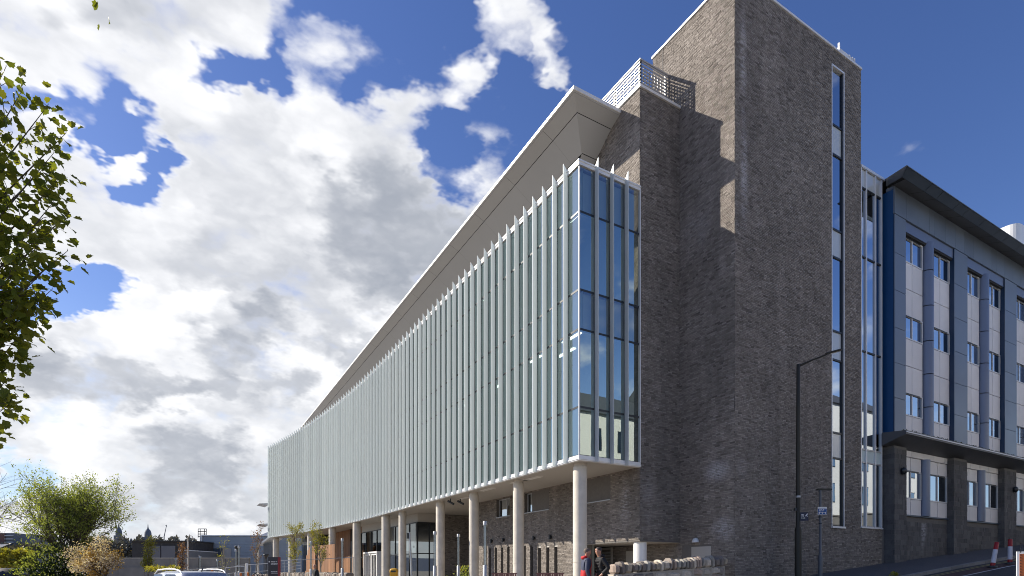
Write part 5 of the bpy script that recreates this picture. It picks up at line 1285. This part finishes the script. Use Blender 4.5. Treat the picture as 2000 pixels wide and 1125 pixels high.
M_tyre = mat('tyre_rubber', (.02, .02, .02), .9); M_carg = mat('tinted_car_glass', (.008, .008, .012), .05, 0, 1., 0, spec=.8)
M_silver = mat('silver_car_paint', (.32, .34, .38), .25, .6, 1., .04, coat=.6); M_dkcar = mat('dark_car_paint', (.012, .013, .016), .45, 0, 1., .04, coat=.1)
x, y = P(356, 18.2); car('silver car with roof rails at the lower edge of the photo', (x, y, gz(x, y)-.0), math.pi*0+rad(18), M_silver, H_=1.60)
x, y = P(40, 42); car('dark car half hidden by shrubs at the lower left', (x, y, 0), -YAW+rad(12), M_dkcar, H_=1.80, rails=False)
# ------------------------------------------------------------------ people
M_skin = mat('skin', (.42, .22, .15), .55, 0, 8., .08); M_hair = mat('dark_hair', (.03, .02, .015), .7); M_hair2 = mat('grey_brown_hair', (.13, .10, .08), .7)
def skin_obj(name, verts, edges, radii, m, parent, lev=2, root=0):
    me = bpy.data.meshes.new(name); me.from_pydata([tuple(v) for v in verts], edges, []); o = obj(name, me, m, parent)
    sk = o.modifiers.new('skin', 'SKIN'); sk.use_smooth_shade = True
    lay = me.skin_vertices[0].data if me.skin_vertices else None
    if lay is None:
        bpy.context.view_layer.objects.active = o; bm = bmesh.new(); bm.from_mesh(me); bm.verts.layers.skin.verify(); bm.to_mesh(me); bm.free(); lay = me.skin_vertices[0].data
    for i, r in enumerate(radii): lay[i].radius = (r if hasattr(r, '__len__') else (r, r)); lay[i].use_root = (i == root)
    sb = o.modifiers.new('subdivision', 'SUBSURF'); sb.levels = lev; sb.render_levels = lev
    return o
def person(label, loc, rz, jacket, trousers, hair, lean=0., pockets=True, bald=False, extras=None):
    T = thing('person', label, 'person', loc, rz)
    def J(x, y, z): return Vector((x, y+max(0, z-.95)*lean, z))
    V = [J(0, 0, .95), J(0, -.01, 1.15), J(0, 0, 1.36), J(0, 0, 1.49), J(0, .015, 1.56), J(0, .03, 1.64), J(0, .035, 1.71), J(0, .025, 1.775), J(0, .125, 1.655), J(.085, .02, 1.66), J(-.085, .02, 1.66), J(0, .1, 1.60)]
    R = [(.15, .12), (.145, .11), (.17, .12), (.07, .07), (.058, .062), (.072, .085), (.078, .098), (.05, .065), .014, .018, .018, .03]
    Eg = [(0, 1), (1, 2), (2, 3), (3, 4), (4, 5), (5, 6), (6, 7), (5, 8), (5, 9), (5, 10), (5, 11)]
    arms = []
    for s in (-1, 1):
        b = len(V)
        if pockets: ch = [J(s*.19, 0, 1.42), J(s*.30, -.10, 1.17), J(s*.20, .10, .98), J(s*.16, .15, .93)]
        else: ch = [J(s*.19, 0, 1.42), J(s*.24, -.03, 1.14), J(s*.24, .06, .90), J(s*.235, .08, .83)]
        V += ch; R += [.065, .05, .034, .036]; Eg += [(2, b), (b, b+1), (b+1, b+2), (b+2, b+3)]; arms.append(ch)
        tip = ch[3]; dn = (ch[3]-ch[2]).normalized()
        for k in range(5):                                # four fingers and a thumb, slightly curled
            fb = len(V); off_ = Vector((s*-.012 if k < 4 else s*-.03, (k-1.5)*.02 if k < 4 else .03, 0)); ln = (.07, .08, .075, .06, .05)[k]
            V += [tip+off_+dn*.03, tip+off_+dn*(.03+ln*.5), tip+off_*1.05+dn*(.03+ln*.85)+Vector((-s*.02, 0, 0))]; R += [.010, .009, .007]; Eg += [(b+3, fb), (fb, fb+1), (fb+1, fb+2)]
    for s in (-1, 1):
        b = len(V); V += [J(s*.09, 0, .88), Vector((s*.10, .03, .49)), Vector((s*.11, -.01, .09)), Vector((s*.115, .14, .045))]; R += [.092, .062, .045, .042]; Eg += [(0, b), (b, b+1), (b+1, b+2), (b+2, b+3)]
    skin_obj('body', V, Eg, R, M_skin, T)
    # jacket
    V2 = [J(0, 0, .80), J(0, -.005, .98), J(0, -.01, 1.16), J(0, 0, 1.36), J(0, -.005, 1.47), J(0, 0, 1.53)]; R2 = [(.185, .145), (.185, .145), (.185, .145), (.205, .15), (.115, .105), (.085, .088)]; E2 = [(0, 1), (1, 2), (2, 3), (3, 4), (4, 5)]
    for ch in arms:
        b = len(V2); V2 += ch[:3]; R2 += [.09, .075, .058]; E2 += [(3, b), (b, b+1), (b+1, b+2)]
    jk = skin_obj('jacket', V2, E2, R2, jacket, T)
    V3 = [J(0, 0, .93)]; R3 = [(.165, .13)]; E3 = []
    for s in (-1, 1):
        b = len(V3); V3 += [J(s*.09, 0, .85), Vector((s*.10, .03, .49)), Vector((s*.11, -.01, .12))]; R3 += [.105, .08, .07]; E3 += [(0, b), (b, b+1), (b+1, b+2)]
    skin_obj('trousers', V3, E3, R3, trousers, T)
    for s in (-1, 1): skin_obj('shoe', [Vector((s*.11, -.05, .05)), Vector((s*.112, .06, .05)), Vector((s*.115, .17, .04))], [(0, 1), (1, 2)], [.05, .05, .042], M_frame, T)
    c = J(0, .02, 1.70)
    if not bald:
        m = MB(); rows_ = []
        for k, (rr, zz) in enumerate(((.088, -.045), (.098, .0), (.095, .045), (.075, .08), (.03, .10))):
            rows_.append([(c.x+rr*.86*math.cos(a), c.y-.018+rr*1.06*math.sin(a)*(1 if math.sin(a) < 0 else .95)-(.035 if k == 0 and math.sin(a) > .2 else 0), c.z+zz+(.06*max(0, math.sin(a)) if k == 0 else .03*max(0, math.sin(a)) if k == 1 else 0)) for a in np.linspace(0, 2*math.pi, 17)[:-1]])
        m.ring(rows_); m.build('hair', hair, T)
    for s in (-1, 1): MB().lathe([(.002, -.008), (.009, 0), (.002, .008)], (0, 0), 8).build('eye', M_frame, T, loc=tuple(J(s*.032, .112, 1.678)))
    if extras: extras(T, J, jk)
    return T
M_navyj = mat('navy_jacket', (.035, .045, .085), .7, 0, 9., .2, .3, 25); M_redj = mat('red_jacket_panel', (.55, .012, .015), .65, 0, 9., .15, .3, 25); M_blackj = mat('black_padded_jacket', (.008, .008, .010), .75, 0, 9., .2, .3, 25)
M_trs = mat('grey_trousers', (.07, .075, .09), .85, 0, 9., .2); M_trk = mat('black_trousers', (.015, .015, .018), .85, 0, 9., .2)
def red_bits(T, J, jk):
    skin_obj('red_hem', [J(0, .01, .80), J(0, .01, 1.0), J(0, .005, 1.31)], [(0, 1), (1, 2)], [(.215, .175), (.215, .175), (.20, .162)], M_redj, T)
    skin_obj('red_front', [J(-.02, .10, 1.10), J(-.02, .115, 1.25), J(-.02, .11, 1.40), J(0, .085, 1.50)], [(0, 1), (1, 2), (2, 3)], [(.10, .07), (.11, .07), (.11, .06), (.07, .04)], M_redj, T)
    hood = [J(.10*math.sin(a)*1.0, -.05-.075*math.cos(a), 1.535-.03*math.cos(a)) for a in np.linspace(-2.2, 2.2, 8)]
    skin_obj('red_hood', hood, [(i, i+1) for i in range(7)], [.03, .045, .055, .06, .06, .055, .045, .03], M_redj, T)
def quilt(T, J, jk):
    for k in range(7):
        z = .86+k*.085
        m = MB(); rows_ = []
        for rr, zz in ((.0, -.035), (.006, -.02), (.009, 0), (.006, .02), (.0, .035)):
            rows_.append([(tuple(J((.182+rr+.016*(k > 4))*math.cos(a), (.142+rr)*math.sin(a)+.0, z+zz))) for a in np.linspace(0, 2*math.pi, 25)[:-1]])
        m.ring(rows_, caps=False); m.build('quilted_band', M_blackj, T)
    MB().box(-.10, -.06, .145, .165, 1.38, 1.42).build('chest_badge', M_ltr, T)
    hood = [J(.10*math.sin(a), -.05-.07*math.cos(a), 1.54-.02*math.cos(a)) for a in np.linspace(-2.2, 2.2, 8)]
    skin_obj('hood', hood, [(i, i+1) for i in range(7)], [.03, .045, .055, .06, .06, .055, .045, .03], M_blackj, T)
x, y = P(1143.5, 17.7); person('person in navy and red jacket with red hood beside the corner column', (x, y, gz(x, y)), rad(-112), M_navyj, M_trk, M_hair2, lean=.06, pockets=False, extras=red_bits)
x, y = P(1177, 17.5); person('person in black quilted jacket, hands in pockets, before the rubble wall', (x, y, gz(x, y)), rad(75), M_blackj, M_trs, M_hair, lean=.16, pockets=True, extras=quilt)
x, y = P(617, 32.5); person('bald person in dark jacket behind the low stone wall', (x, y, gz(x, y)-.02), rad(100), M_trk, M_trk, M_hair, lean=.05, pockets=False, bald=True)
